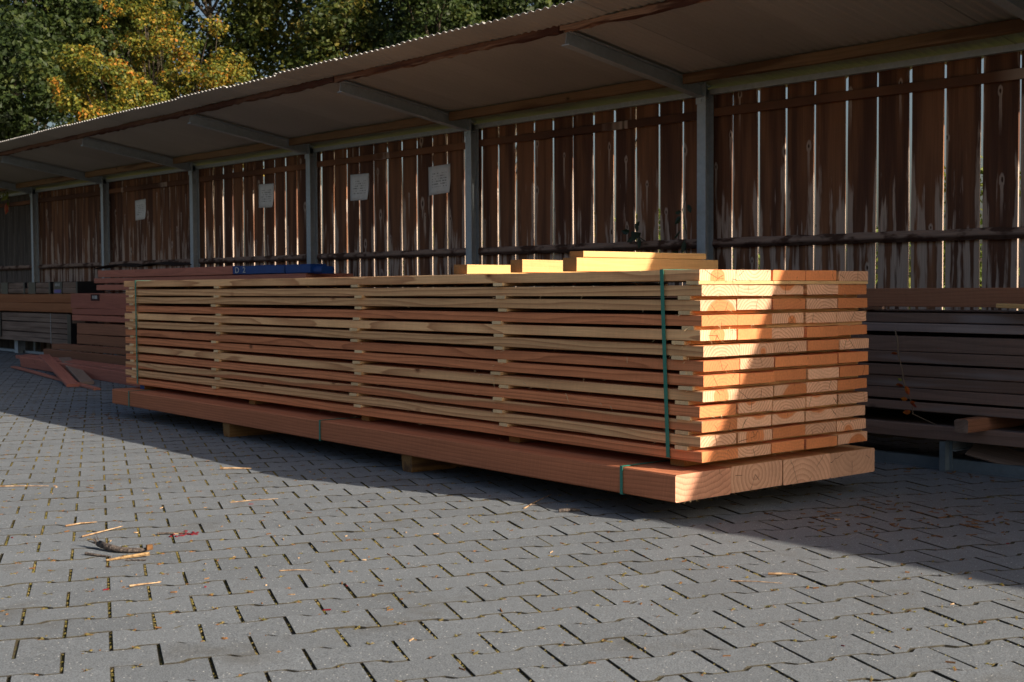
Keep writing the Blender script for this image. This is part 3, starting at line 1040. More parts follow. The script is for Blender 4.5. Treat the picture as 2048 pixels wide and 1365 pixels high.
# loose bearers
gm, gl = "bearers between the planks and the beams", "bearers under the beams"
for a, lab in ((0.19, "short yellow bearer block under the plank stack next to its sunlit end"),
               (1.335, "yellow bearer under the plank stack, second from the sunlit end"),
               (2.755, "yellow bearer under the plank stack, third from the sunlit end"),
               (4.21, "yellow bearer under the plank stack, fourth from the sunlit end")):
    o = bar("bearer", St(a, 0.06, 0.2395), St(a, 1.15, 0.2395), 0.085, 0.0462, [M['bearer'], M['yellow_end'] if False else M['bearer']], ch=0.004)
    tag(o, lab, "bearer", gm)
o = bar("bearer", St(6.03, 0.03, 0.2395), St(6.03, 1.15, 0.2395), 0.085, 0.0462, [M['bearer'], M['blue']], ch=0.004)
tag(o, "bearer with a blue painted end under the far end of the plank stack", "bearer", gm)
for a, lab in ((2.05, "gnarled brown bearer on the paving under the middle of the beams"),
               (4.245, "gnarled brown bearer on the paving under the far part of the beams")):
    o = bar("bearer", St(a, 0.03, 0.0478, B0), St(a, 1.36, 0.0478, B0), 0.10, 0.0945, [M['gnarled'], M['gnarled']], segs=8, ch=0.012, rough=0.008)
    tag(o, lab, "bearer", gl)
o = bar("bearer", St(0.75, 0.75, 0.0478, B0), St(0.75, 1.36, 0.0478, B0), 0.10, 0.0945, [M['bearer'], M['bearer']], segs=4, ch=0.02)
tag(o, "bearer set deep in the dark gap under the near end of the beams", "bearer", gl)

# squared battens lying across the top
gb = "squared timbers lying across the plank stack"
zt = 1.0845
for (x0, x1, ya, yb, z0, h, lab) in ((-5.386, -5.268, 4.165, 5.18, zt, 0.050, "low yellow squared timber across the stack top, farthest from its sunlit end"),
                                     (-4.905, -4.812, 4.160, 5.16, zt, 0.066, "yellow squared timber across the stack top, middle of three lying on the planks"),
                                     (-4.495, -4.396, 4.145, 5.19, zt, 0.067, "yellow squared timber across the stack top with a thinner batten lying on it"),
                                     (-4.500, -4.402, 4.195, 5.10, zt + 0.069, 0.031, "thin knotty pale batten lying on another squared timber, topmost of the load")):
    xc = (x0 + x1) / 2
    o = bar("batten", (xc, ya, z0 + h / 2), (xc - 0.01, yb, z0 + h / 2), abs(x1 - x0) - 0.002, h, [M['yellow'], M['yellow_end']], segs=4, ch=0.003, rough=0.0008,
            color=(random.uniform(0, 0.3), random.random(), random.random(), 0.7))
    tag(o, lab, "timber", gb)

# ------------------------------------------------------------------ dark timber pile at the right
pile = thing("timber_pile", (-4.5, 6.5, 0.16), "pile of dark greyish planks under the roof to the right of the plank stack", "timber pile")
rows_r = [(0.805, 0.861, 'dark'), (0.752, 0.801, 'grey2'), (0.645, 0.733, 'dark'), (0.577, 0.641, 'dark'), (0.511, 0.573, 'dark'), (0.442, 0.507, 'dark'), (0.374, 0.438, 'dark'), (0.320, 0.370, 'dark'), (0.164, 0.240, 'dark')]
M['grey2'] = wood("greyed_plank", (0.28, 0.22, 0.205), (0.31, 0.24, 0.22), 60, 0.3, weather=(0.36, 0.29, 0.265), wamt=0.4)
for i, (za, zb, mk) in enumerate(rows_r):
    for c in range(4):
        y = 6.20 + 0.0 + c * 0.22 + (0.012 if i == 0 else 0) - (0.02 if i == 1 else 0)
        tilt = random.gauss(0, 0.004)
        bar("plank", (-9.4 + random.uniform(-.2, .2), y + 0.11, (za + zb) / 2 - tilt), (-0.9, y + 0.11 + random.gauss(0, .004), (za + zb) / 2 + tilt), 0.214, zb - za - 0.002,
            [M[mk]], pile, segs=6, ch=0.003, rough=0.0012, bow=0.003, var=(i + c) % 5)
for x in (-8.0, -5.6):
    bar("spacer", (x, 6.23, 0.689), (x, 7.0, 0.689), 0.07, 0.001 + 0.015, [M['dark']], pile)
o = bar("bearer", (-3.455, 6.0, 0.2785), (-3.455, 7.05, 0.2785), 0.075, 0.072, [M['brown'], M['grey']], segs=5, ch=0.008, rough=0.003)
tag(o, "square bearer end sticking out of the dark timber pile", "bearer")
o = bar("bearer", (-7.6, 6.25, 0.2785), (-7.6, 7.05, 0.2785), 0.075, 0.072, [M['brown'], M['grey']], segs=5, ch=0.008, rough=0.003)
tag(o, "bearer in the dark timber pile hidden behind the plank stack", "bearer")
o = bar("timber", (-9.0, 6.33, 0.946), (-0.9, 6.33, 0.944), 0.16, 0.105, [M['brown']], segs=6, ch=0.004, rough=0.001)
tag(o, "long plain brown squared timber lying on top of the dark timber pile", "timber")
o = bar("timber", (-9.0, 6.53, 0.944), (-0.9, 6.56, 0.944), 0.16, 0.10, [M['brown']], segs=6, ch=0.004, rough=0.001)
tag(o, "second brown squared timber behind the front one on the dark timber pile", "timber")
for x in (-8.2, -4.6, -1.6):
    bar("shim", (x, 6.30, 0.8765), (x, 7.0, 0.8765), 0.08, 0.029, [M['dark']], pile)
o = bar("offcut", (-3.32, 6.14, 0.905), (-2.3, 6.10, 0.875), 0.09, 0.022, [M['yellow'], M['yellow']], ch=0.003)
tag(o, "end of an orange-yellow board poking out under the brown timber at the picture edge", "board")

# steel storage rack base
rack = thing("storage_rack", (-3.67, 6.25, 0), "grey steel base rail and upright feet along the ground under the dark timber pile", "storage rack")
rb = box_data((-4.9, 6.285, 0.031), (8.6, 0.05, 0.062))
add("base_rail", mesh("base_rail", rb[0], rb[1], M['steel_dark']), None, rack)
rb2 = box_data((-4.9, 6.252, 0.003), (8.6, 0.016, 0.006))
add("rail_flange", mesh("rail_flange", rb2[0], rb2[1], M['steel_dark']), None, rack)
for x in (-3.67, -6.6, -0.9):
    me = ibeam_mesh(0.162, 0.075, 0.036, 0.006, 0.005, M['steel_dark'])
    add("foot", me, frame((x, 6.22, 0.001), (x, 6.22, 0.163), up=(0, 1, 0)), rack)
    am = ibeam_mesh(1.25, 0.055, 0.06, 0.007, 0.006, M['steel'])
    add("arm", am, frame((x, 6.29, 0.132), (x, 7.5, 0.132)), rack)
o = bar("board", (-3.58, 6.33, 0.128), (-3.22, 6.34, 0.066), 0.14, 0.012, [M['grey']], segs=3, ch=0.002, roll=0.5)
tag(o, "short pale offcut leaning on the steel base rail under the dark timber pile", "offcut")

# ------------------------------------------------------------------ timber piles at the left
pa = thing("timber_pile", (-19.6, 7.3, 0.2), "old weathered pile of orange and grey timber at the far left under the roof", "timber pile")
for i, (za, zb, mk) in enumerate([(0.83, 0.966, 'orange'), (0.685, 0.827, 'orange'), (0.60, 0.665, 'grey'), (0.53, 0.597, 'grey'), (0.45, 0.525, 'grey'), (0.37, 0.447, 'grey'), (0.29, 0.367, 'grey'), (0.215, 0.287, 'grey')]):
    for c in range(3):
        y = 7.0 + c * 0.19 + 0.09
        bar("timber", (-24.4 + random.uniform(-.3, .3), y, (za + zb) / 2), (-18.05 + random.uniform(-.1, .1) - (0.15 if mk == 'grey' else 0), y, (za + zb) / 2), 0.18, zb - za - 0.004, [M[mk]], pa,
            segs=5, ch=0.006, rough=0.003, bow=0.004, var=(i + c) % 4)
for (xa, xb, za, zb) in ((-18.30, -18.16, 0.22, 0.66), (-21.9, -21.2, 0.27, 0.66)):
    d_ = box_data(((xa + xb) / 2, 7.27, (za + zb) / 2), (xb - xa, 0.585, zb - za))
    add("wrap", mesh("wrap", d_[0], d_[1], M['black']), None, pa)
d_ = box_data((-19.0, 6.993, 0.44), (0.016, 0.004, 0.46))
add("band", mesh("band", d_[0], d_[1], M['pale']), None, pa)
gk = "weathered beam bundles lying on the far left pile"
for (x0, x1, z0, z1, lab) in ((-18.95, -17.95, 1.000, 1.17, "short grey beam bundle in black printed film, rightmost on the far left pile"),
                              (-20.05, -19.02, 1.000, 1.165, "short grey weathered beam bundle on the far left pile, middle one"),
                              (-21.3, -20.12, 1.000, 1.16, "short grey weathered beam bundle on the far left pile, farthest from the plank stack")):
    b = thing("beam_bundle", ((x0 + x1) / 2, 7.2, 0.97), lab, "beam bundle", gk)
    for zq in (0, 1):
        for c in range(2):
            bar("timber", (x0, 7.12 + c * 0.2, 1.012 + zq * 0.086), (x1 - random.uniform(0, .08), 7.12 + c * 0.2, 1.012 + zq * 0.086), 0.19, 0.082, [M['grey']], b, segs=3, ch=0.008, rough=0.003, var=zq)
    for xx, ww in ((x0 + 0.22, 0.30), (x1 - 0.06, 0.06)):
        d_ = box_data((xx, 7.22, 1.056), (ww, 0.41, 0.182))
        add("wrap", mesh("wrap", d_[0], d_[1], M['black']), None, b)
    if x0 > -19:
        parts = [box_data((x0 + 0.12 + 0.05 * q, 7.0125, 1.10), (0.03, 0.003, 0.035 + 0.012 * (q % 2))) for q in range(4)]
        V, F, I = merge(parts)
        add("print", mesh("print", V, F, M['pale']), None, b)
        d2 = box_data((x0 + 0.20, 7.0125, 1.005), (0.26, 0.003, 0.05))
        add("print", mesh("print", d2[0], d2[1], M['violet']), None, b)
bar("shim", (-20.5, 7.0, 0.9685), (-20.5, 7.5, 0.9685), 0.07, 0.003, [M['grey']], pa)
for x in (-18.9, -20.9):
    me = ibeam_mesh(0.213, 0.12, 0.16, 0.01, 0.01, M['steel'])
    add("foot", me, frame((x, 7.18, 0), (x, 7.18, 0.213), up=(0, 1, 0)), pa)
bar("base_rail", (-23.5, 7.26, 0.02), (-19.0, 7.26, 0.02), 0.06, 0.04, [M['steel']], pa)

pr = thing("timber_pile", (-14.0, 6.9, 0.2), "tall pile of long reddish timbers between the far left pile and the plank stack", "timber pile")
spec = [(1.175, 1.105, -16.35, 'red'), (1.085, 1.012, -16.28, 'red'), (0.975, 0.77, -17.15, 'red'), (0.766, 0.685, -17.1, 'red'), (0.681, 0.60, -17.1, 'red'), (0.57, 0.42, -16.95, 'brown'), (0.416, 0.285, -16.95, 'brown')]
for i, (zb, za, xl, mk) in enumerate(spec):
    for c in range(3):
        y = 6.6 + 0.095 + c * 0.2
        bar("timber", (xl + random.uniform(-.03, .03), y, (za + zb) / 2), (-10.9 + random.uniform(-.1, .1), y, (za + zb) / 2), 0.19, abs(zb - za) - 0.004, [M[mk]], pr, segs=5, ch=0.004, rough=0.0015, bow=0.004, var=(i + c) % 4)
for z_ in (1.095, 0.993, 0.585):
    for x in (-16.0, -13.6, -11.5):
        bar("shim", (x, 6.62, z_), (x, 7.15, z_), 0.07, 0.013, [M['brown']], pr)
for x in (-15.9, -13.5, -11.4):
    me = ibeam_mesh(0.283, 0.12, 0.10, 0.01, 0.01, M['steel'])
    add("foot", me, frame((x, 6.75, 0), (x, 6.75, 0.283), up=(0, 1, 0)), pr)
lb = box_data((-16.3, 6.5955, 0.918), (0.28, 0.006, 0.085))
tg = add("tag_plate", mesh("tag_plate", lb[0], lb[1], simple("maroon_plate", (0.06, 0.022, 0.022), 20, 0.2)), None, pr)
for dx_, w_ in ((-0.06, 0.045), (0.03, 0.09)):
    q = box_data((-16.3 + dx_, 6.5915, 0.922), (w_, 0.002, 0.042))
    add("print", mesh("print", q[0], q[1], M['pale']), None, tg)
# top course with blue painted ends
pt = thing("timber_pile", (-13.5, 6.9, 1.18), "top course of long reddish timbers with blue painted ends marked in white chalk", "timber pile")
for c, (xl, xr, xe) in enumerate(((-16.2, -12.49, -10.75), (-16.25, -12.6, -11.1), (-16.15, -12.7, -11.5))):
    y = 6.60 + 0.095 + c * 0.2
    bar("timber", (xl, y, 1.229), (xr, y, 1.226), 0.19, 0.092, [M['red']], pt, segs=5, ch=0.004, rough=0.0015, bow=0.004, var=c)
    for j, (xa, xb) in enumerate(((xr + 0.002, xr + 0.43), (xr + 0.435, xr + 1.12), (xr + 1.14, xe - 0.12))):
        bar("painted_end", (xa, y + random.uniform(-.004, .004), 1.224 - 0.002 * j), (xb, y, 1.222 - 0.002 * j), 0.188, 0.090, [M['blue']], pt, segs=2, ch=0.006, rough=0.003, var=c + j)
bar("painted_end", (-10.876, 6.70, 1.205), (-10.70, 6.70, 1.203), 0.15, 0.075, [M['blue']], pt, ch=0.02)
fc = bpy.data.curves.new("chalk_mark", 'FONT')
fc.body = "D  2"
fc.size = 0.092
fc.extrude = 0.001
fo = bpy.data.objects.new("chalk_mark", fc)
fc.materials.append(M['chalk'])
fo.matrix_basis = Matrix.Translation((-12.43, 6.596, 1.193)) @ Matrix.Rotation(math.pi / 2, 4, 'X') @ Matrix.Scale(1.45, 4, (1, 0, 0))
COL.objects.link(fo)
bpy.context.view_layer.update()
fm = bpy.data.meshes.new_from_object(fo.evaluated_get(bpy.context.evaluated_depsgraph_get()))
fmx = fo.matrix_basis.copy()
bpy.data.objects.remove(fo)
fm.materials.clear()
fm.materials.append(M['chalk'])
add("chalk_mark", fm, fmx, pt)
# curled bark strip on top
V, F = [], []
for i in range(12):
    x = -16.4 + i * 0.22
    zz = 1.29 + 0.05 * abs(math.sin(i * 0.55)) - (0.01 if i > 8 else 0)
    V += [(x, 6.62, zz), (x, 6.85, zz + 0.02), (x, 6.85, zz + 0.028), (x, 6.62, zz + 0.008)]
for i in range(11):
    for j in range(4):
        k_ = (j + 1) % 4
        F.append((4 * i + j, 4 * i + k_, 4 * i + 4 + k_, 4 * i + 4 + j))
F += [(0, 3, 2, 1), (44, 45, 46, 47)]
o = add("tarpaulin_strip", mesh("tarpaulin_strip", V, F, simple("dark_sheet", (0.03, 0.02, 0.017), 9, 0.4)))
tag(o, "thin dark wavy sheet lying along the top of the reddish timbers", "sheet")

# loose boards on the ground at the left
gl2 = "loose boards dumped on the paving at the left"
for (p, q, wd_, h_, mk, roll, lab) in (
        ((-16.9, 5.82, 0.075), (-10.4, 5.38, 0.06), 0.03, 0.13, 'red', 0.12, "long reddish board standing on edge on the paving, front one of the loose boards"),
        ((-17.4, 6.02, 0.12), (-10.2, 5.60, 0.14), 0.20, 0.04, 'red', 0.05, "long flat greyish red board behind the front loose board"),
        ((-17.2, 6.25, 0.17), (-10.0, 5.90, 0.20), 0.05, 0.10, 'brown', 0.1, "brown loose board on edge lying against the foot of the reddish pile"),
        ((-17.2, 6.42, 0.25), (-10.0, 6.25, 0.29), 0.16, 0.07, 'brown', 0.0, "thick brown loose board sloping along the foot of the reddish pile"),
        ((-16.7, 5.65, 0.02), (-12.4, 5.02, 0.012), 0.07, 0.022, 'red', 0.0, "thin reddish lath flat on the paving before the loose boards"),
        ((-16.5, 5.98, 0.165), (-12.98, 5.0, 0.018), 0.13, 0.03, 'red', 0.0, "short pinkish board propped aslant over the front loose board"),
        ((-15.85, 6.0, 0.15), (-13.2, 5.24, 0.018), 0.14, 0.03, 'grey', 0.0, "short greyed board propped aslant beside the pinkish one")):
    o = bar("loose_board", p, q, wd_, h_, [M[mk]], roll=roll, segs=5, ch=0.003, rough=0.001)
    tag(o, lab, "board", gl2)

# ------------------------------------------------------------------ little plants
LEAF = [(0, 0, 0), (0.25, 0.22, 0.04), (0.6, 0.26, 0.05), (1, 0, 0.0), (0.6, -0.26, 0.05), (0.25, -0.22, 0.04), (0.5, 0, 0.0)]
LEAF_F = [(0, 6, 1), (1, 6, 2), (2, 6, 3), (3, 6, 4), (4, 6, 5), (5, 6, 0)]


def leaf_at(p, size, direction, mat, parent):
    X = Vector(direction).normalized()
    Y = X.cross(Vector((random.gauss(0, .4), -1, random.gauss(0, .6)))).normalized()
    Z = X.cross(Y)
    mt = Matrix((X, Y, Z)).transposed().to_4x4()
    V = [Vector(p) + mt.to_3x3() @ (Vector(v) * size) for v in LEAF]
    return add("leaf", mesh("leaf", V, LEAF_F, mat), None, parent)


sprig = [(-3.92, 6.11, 0.765), (-3.885, 6.08, 0.70), (-3.88, 6.075, 0.64), (-3.855, 6.08, 0.55), (-3.85, 6.08, 0.50), (-3.83, 6.08, 0.43), (-3.80, 6.09, 0.375), (-3.80, 6.10, 0.31), (-3.765, 6.14, 0.285), (-3.72, 6.2, 0.25)]
cp = thing("creeper", sprig[-1], "thin creeper stem with red and orange leaves climbing the dark timber pile", "plant")
V, F = tube_data(sprig, [0.004, 0.005, 0.004, 0.003, 0.004, 0.003, 0.003, 0.003, 0.002, 0.002], 5)
add("stem", mesh("stem", V, F, M['stem']), None, cp)
orange_leaf = simple("orange_leaf", (0.50, 0.17, 0.02), 30.0, c2=(0.45, 0.08, 0.02), rough=0.5, trans=0.25)
for p, d_, s_, mt_ in ((sprig[2], (-1, 0, -.1), 0.045, orange_leaf), ((-3.85, 6.07, 0.49), (-.6, 0, .3), 0.03, M['lime_leaf']), ((-3.84, 6.07, 0.465), (-1, 0, 0), 0.052, M['red_leaf']), ((-3.83, 6.07, 0.465), (.5, 0, -1), 0.055, orange_leaf),
                       ((-3.815, 6.07, 0.39), (-1, 0, .1), 0.045, orange_leaf), ((-3.80, 6.07, 0.375), (1, 0, -.6), 0.05, M['red_leaf']), ((-3.80, 6.07, 0.37), (.7, 0, .3), 0.035, orange_leaf), ((-3.80, 6.08, 0.325), (-1, 0, -.2), 0.052, M['red_leaf'])):
    leaf_at(p, s_, d_, mt_, cp)
iv = thing("ivy", (-6.7, 7.42, 1.2), "dark ivy tendril beside a steel post, growing through the fence", "plant")
pts = [(-6.75, 7.6, 1.15), (-6.70, 7.5, 1.32), (-6.66, 7.46, 1.45), (-6.69, 7.45, 1.62), (-6.64, 7.45, 1.75)]
V, F = tube_data(pts, [0.005, 0.004, 0.004, 0.003, 0.002], 5)
add("stem", mesh("stem", V, F, M['green_leaf']), None, iv)
for p, s_ in (((-6.66, 7.44, 1.38), 0.12), ((-6.73, 7.44, 1.30), 0.12), ((-6.62, 7.44, 1.28), 0.11), ((-6.70, 7.44, 1.57), 0.09), ((-6.63, 7.44, 1.66), 0.08), ((-6.76, 7.44, 1.60), 0.07), ((-6.7, 7.44, 1.46), 0.10)):
    leaf_at(p, s_, (random.uniform(-1, 1), 0, random.uniform(-1, .3)), M['green_leaf'], iv)
iv2 = thing("ivy", (-7.3, 7.5, 1.3), "small dark ivy clump sitting on the lower fence ledger", "plant")
V, F = tube_data([(-7.3, 7.66, 1.40), (-7.28, 7.55, 1.44), (-7.25, 7.5, 1.50)], [0.004, 0.004, 0.003], 5)
add("stem", mesh("stem", V, F, M['green_leaf']), None, iv2)
for i in range(9):
    leaf_at((-7.27 + random.uniform(-.08, .08), 7.5, 1.47 + random.uniform(-.06, .07)), random.uniform(.07, .11), (random.uniform(-1, 1), 0, random.uniform(-1, 1)), M['green_leaf'], iv2)
vn = thing("vine", (-21.5, 7.2, 2.7), "bright vine tip with lime and red leaves at the far left shed end", "plant")
V, F = tube_data([(-21.9, 7.3, 2.72), (-21.5, 7.2, 2.63), (-21.35, 7.2, 2.55), (-21.45, 7.2, 2.40)], [0.006, 0.005, 0.004, 0.003], 5)
add("stem", mesh("stem", V, F, M['stem']), None, vn)
for i in range(12):
    p = (-21.65 + random.uniform(0, .45), 7.18, 2.60 + random.uniform(-.13, .06))
    leaf_at(p, random.uniform(.10, .16), (random.uniform(-1, 1), -.3, random.uniform(-1, .2)), M['lime_leaf'], vn)
leaf_at((-21.40, 7.18, 2.47), 0.2, (-.3, 0, -1), M['red_leaf'], vn)

# ------------------------------------------------------------------ litter on the paving
br = thing("fallen_branch", (-4.63, 1.95, 0), "curved grey broken branch lying on the sunlit paving", "branch")
pts = [(-4.735, 1.915, 0.020), (-4.68, 1.925, 0.016), (-4.62, 1.945, 0.011), (-4.58, 1.975, 0.010), (-4.555, 2.01, 0.011), (-4.54, 2.04, 0.015)]
V, F = tube_data(pts, [0.014, 0.013, 0.012, 0.011, 0.009, 0.006], 8)
V = [v + Vector((random.gauss(0, .0015), random.gauss(0, .0015), random.gauss(0, .001))) for v in V]
add("limb", mesh("limb", V, F, M['bark'], smooth=True), None, br)
parts = []
for i in range(7):
    p = Vector((-4.735, 1.912, 0.02)) + Vector((random.gauss(0, .006), random.gauss(0, .008), random.uniform(-.008, .008)))
    q = p + Vector((random.uniform(-.05, -.01), random.uniform(-.03, .01), random.uniform(0.0, .035)))
    parts.append(tube_data([p, q], [0.004, 0.001], 4))
V, F, I = merge(parts)
add("torn_end", mesh("torn_end", V, F, M['bark']), None, br)
q = box_data((-4.535, 2.03, 0.022), (0.010, 0.024, 0.02))
add("bark_flap", mesh("bark_flap", q[0], q[1], M['litter']), None, br)


def stick(name, pts, r0, r1, mat, label, cat, group=None, flat=0.5):
    n = len(pts)
    if name == "splinter":
        r0, r1 = r0 * 0.62, r1 * 0.62
    V, F = tube_data(pts, [r0 + (r1 - r0) * i / (n - 1) for i in range(n)], 6)
    base = Vector(pts[0])
    V = [Vector((v.x, v.y, max(0.0005, v.z))) for v in V]
    o = add(name, mesh(name, V, F, mat))
    return tag(o, label, cat, group)


stick("twig", [(-4.50, 1.845, 0.004), (-4.49, 1.92, 0.008), (-4.47, 2.0, 0.012)], 0.004, 0.008, M['litter2'], "rough yellowish bark twig lying just below the curved grey branch", "twig")
stick("twig", [(-4.66, 1.83, 0.006), (-4.60, 1.86, 0.004), (-4.55, 1.885, 0.003)], 0.006, 0.003, M['bark'], "short dark twig left of the yellowish bark twig under the branch", "twig")
stick("twig", [(-4.46, 1.90, 0.004), (-4.41, 1.96, 0.003)], 0.003, 0.0025, M['bark'], "straight thin dark twig under the end of the yellowish bark twig", "twig")
stick("twig", [(-4.86, 2.21, 0.004), (-4.79, 2.30, 0.006)], 0.004, 0.005, M['bark'], "dark twig with small red petals beside it on the sunlit paving", "twig")
gs = "wood splinters scattered on the paving"
for (p, q, r, lab) in (((-5.27, 1.985, .006), (-5.265, 2.12, .007), 0.007, "palest thick wood splinter left of the curved branch"),
                       ((-5.0, 1.95, .005), (-5.09, 2.16, .008), 0.006, "long cream wood splinter just above the curved branch"),
                       ((-4.30, 3.72, .004), (-4.50, 4.07, .006), 0.006, "long yellow wood splinter at the shadow edge under the beams, thicker of two crossing"),
                       ((-4.33, 3.78, .008), (-4.27, 4.08, .010), 0.003, "thin dark wood splinter at the shadow edge crossing a thicker one"),
                       ((-2.735, 3.49, .006), (-2.66, 3.55, .006), 0.008, "orange torn wood splinter alone on the sunlit paving at the right"),
                       ((-2.76, 3.32, .003), (-2.62, 3.42, .004), 0.0035, "thin orange wood splinter below the torn orange one at the right"),
                       ((-6.62, 2.10, .004), (-6.43, 2.34, .004), 0.006, "long brown wood splinter at the far left edge of the sunlit paving"),
                       ((-6.40, 3.29, .006), (-6.28, 3.42, .006), 0.012, "brown curl of bark on the far sunlit paving near the shadow edge"),
                       ((-5.35, 2.80, .004), (-5.29, 3.02, .004), 0.004, "thin orange wood splinter in the middle of the sunlit paving"),
                       ((-4.05, 1.74, .005), (-4.03, 1.84, .005), 0.006, "short orange wood splinter lying in a joint near the bottom left"),
                       ((-3.92, 2.24, .004), (-3.85, 2.33, .004), 0.004, "pale wood splinter on the paving right of the branch")):
    mid = (Vector(p) + Vector(q)) / 2 + Vector((random.gauss(0, .006), random.gauss(0, .006), 0.002))
    o = stick("splinter", [p, mid, q], r, r * 0.45, M['chip'] if 'dark' not in lab else M['bark'], lab, "splinter", gs)
stick("bark_scrap", [(-4.13, 3.78, .008), (-4.10, 3.83, .012), (-4.09, 3.87, .006)], 0.010, 0.006, M['bark'], "dark scrap of bark right of the crossing splinters at the shadow edge", "bark scrap")

# small uncountable bits: chips and needles, and leaf crumbs
Vs, Fs, Is = [], [], []


def crumb(x, y, L, wd_, mi):
    a = rng.uniform(0, 3.14)
    b = box_data((0, 0, 0.0025), (L, wd_, 0.004), Matrix.Translation((x, y, 0.0)) @ Matrix.Rotation(a, 4, 'Z') @ Matrix.Rotation(rng.uniform(-.15, .15), 4, 'Y'))
    o = len(Vs)
    Vs.extend(b[0])
    Fs.extend([tuple(o + i for i in f) for f in b[1]])
    Is.extend([mi] * 6)


for _ in range(620):
    px_, t_ = rng.uniform(-0.42, 0.40), rng.uniform(3.2, 12)
    cpos = Vector((CAM_F.x, CAM_F.y, 0)).normalized() * t_ + Vector((CAM_R.x, CAM_R.y, 0)).normalized() * (px_ * t_)
    if cpos.y > 5.6 or (cpos.x < -9 and cpos.y > 5):
        continue
    dense = math.exp(-((cpos.x + 5.3) ** 2 / 3 + (cpos.y - 2.3) ** 2 / 1.2))
    if rng.random() > 0.35 + dense:
        continue
    mi = 0 if rng.random() < 0.42 else (1 if rng.random() < 0.93 else 2)
    crumb(cpos.x, cpos.y, rng.uniform(0.004, 0.026), rng.uniform(0.0012, 0.004), mi)
for _ in range(150):                                     # swept heaps of needles near the rack and at the stack's foot
    q = [(-3.1, 5.0, .25, .12), (-2.75, 4.9, .3, .15), (-3.4, 6.1, .5, .06), (-9.8, 4.0, .5, .15), (-3.1, 4.55, .25, .1)][rng.integers(0, 5)]
    crumb(q[0] + rng.normal(0, q[2]), q[1] + rng.normal(0, q[3]), rng.uniform(0.01, 0.05), rng.uniform(0.003, 0.009), 1)
for _ in range(24):
    crumb(-4.78 + rng.normal(0, .03), 2.30 + rng.normal(0, .03), 0.012, 0.008, 2)
tag(add("wood_chips", mesh("wood_chips", Vs, Fs, [M['chip'], M['litter'], simple("crimson_petal", (0.16, 0.012, 0.02), 30.0, 0.3)], Is)), kind="stuff", label="small wood chips, needles and petals strewn over the paving", cat="litter")
tufts("plant_litter", lt, M['litter'])

# ------------------------------------------------------------------ trees behind the shed
LQ = np.array([(0, -0.5, 0), (0.55, -0.22, 0.10), (0.0, 0.5, 0.0), (-0.55, -0.22, 0.10)]) * np.array([0.8, 1.3, 1.0])


def leaves_mesh(name, centers, radii, count, size, mats, flat=0.75):
    ci = rng.choice(len(centers), count, p=(radii ** 2) / (radii ** 2).sum())
    d_ = rng.normal(0, 1, (count, 3))
    d_ /= np.linalg.norm(d_, axis=1)[:, None]
    rad = radii[ci] * rng.uniform(0.15, 1.0, count) ** 0.45
    P = centers[ci] + d_ * rad[:, None] * np.array([1, 1, flat])
    nrm = d_ * 0.8 + rng.normal(0, 0.55, (count, 3)) + np.array([0, 0, 0.5])
    nrm /= np.linalg.norm(nrm, axis=1)[:, None]
    tv = np.cross(nrm, rng.normal(0, 1, (count, 3)))
    tv /= np.linalg.norm(tv, axis=1)[:, None]
    bv = np.cross(nrm, tv)
    s_ = size * rng.uniform(0.65, 1.35, count)
    V = P[:, None, :] + (tv[:, None, :] * LQ[None, :, 0:1] + bv[:, None, :] * LQ[None, :, 1:2] + nrm[:, None, :] * LQ[None, :, 2:3]) * s_[:, None, None]
    F = np.arange(count * 4).reshape(-1, 4)
    return fast_mesh(name, V.reshape(-1, 3), F, mats)


def tree(name, label, x, y, h, rad, zc, mat, nl, size, group, nclump=90, clump=0.5, trunk_r=0.16, base=None):
    t = thing(name, (x, y, -0.07), label, "tree", group)
    parts = []
    top = Vector((x, y, h * 0.86))
    tp = [Vector((x, y, -0.07)), Vector((x + random.gauss(0, .1), y + random.gauss(0, .1), h * 0.25)), Vector((x + random.gauss(0, .2), y + random.gauss(0, .2), h * 0.55)), top]
    parts.append(tube_data(tp, [trunk_r, trunk_r * 0.8, trunk_r * 0.5, trunk_r * 0.15], 8))
    # clump centres through an uneven ellipsoid
    C_ = []
    while len(C_) < nclump:
        v = rng.normal(0, 1, 3)
        v /= np.linalg.norm(v)
        r_ = rng.uniform(0.25, 1.0) ** 0.5
        lump = 0.78 + 0.3 * math.sin(3 * v[0] + 2.1 * v[2] + x) * math.cos(2.7 * v[1] - 1.3 * v[2])
        C_.append((x + v[0] * rad * r_ * lump, y + v[1] * rad * r_ * lump, zc + v[2] * (h - zc) * r_ * lump))
    C_ = np.array(C_)
    for q in rng.choice(nclump, 16, replace=False):
        e = Vector(C_[q])
        s = tp[1].lerp(tp[2], random.random()) if e.z < zc else tp[2].lerp(top, random.random() * 0.7)
        mid = s.lerp(e, 0.5) + Vector((random.gauss(0, .15), random.gauss(0, .15), 0.2))
        parts.append(tube_data([s, mid, e], [trunk_r * 0.32, trunk_r * 0.2, trunk_r * 0.05], 5))
    V, F, I = merge(parts)
    add("trunk", mesh("trunk", V, F, M['trunk']), None, t)
    R = rng.uniform(0.6, 1.35, nclump) * clump
    add("crown", leaves_mesh("crown", C_, R, nl, size, mat), None, t)
    return t


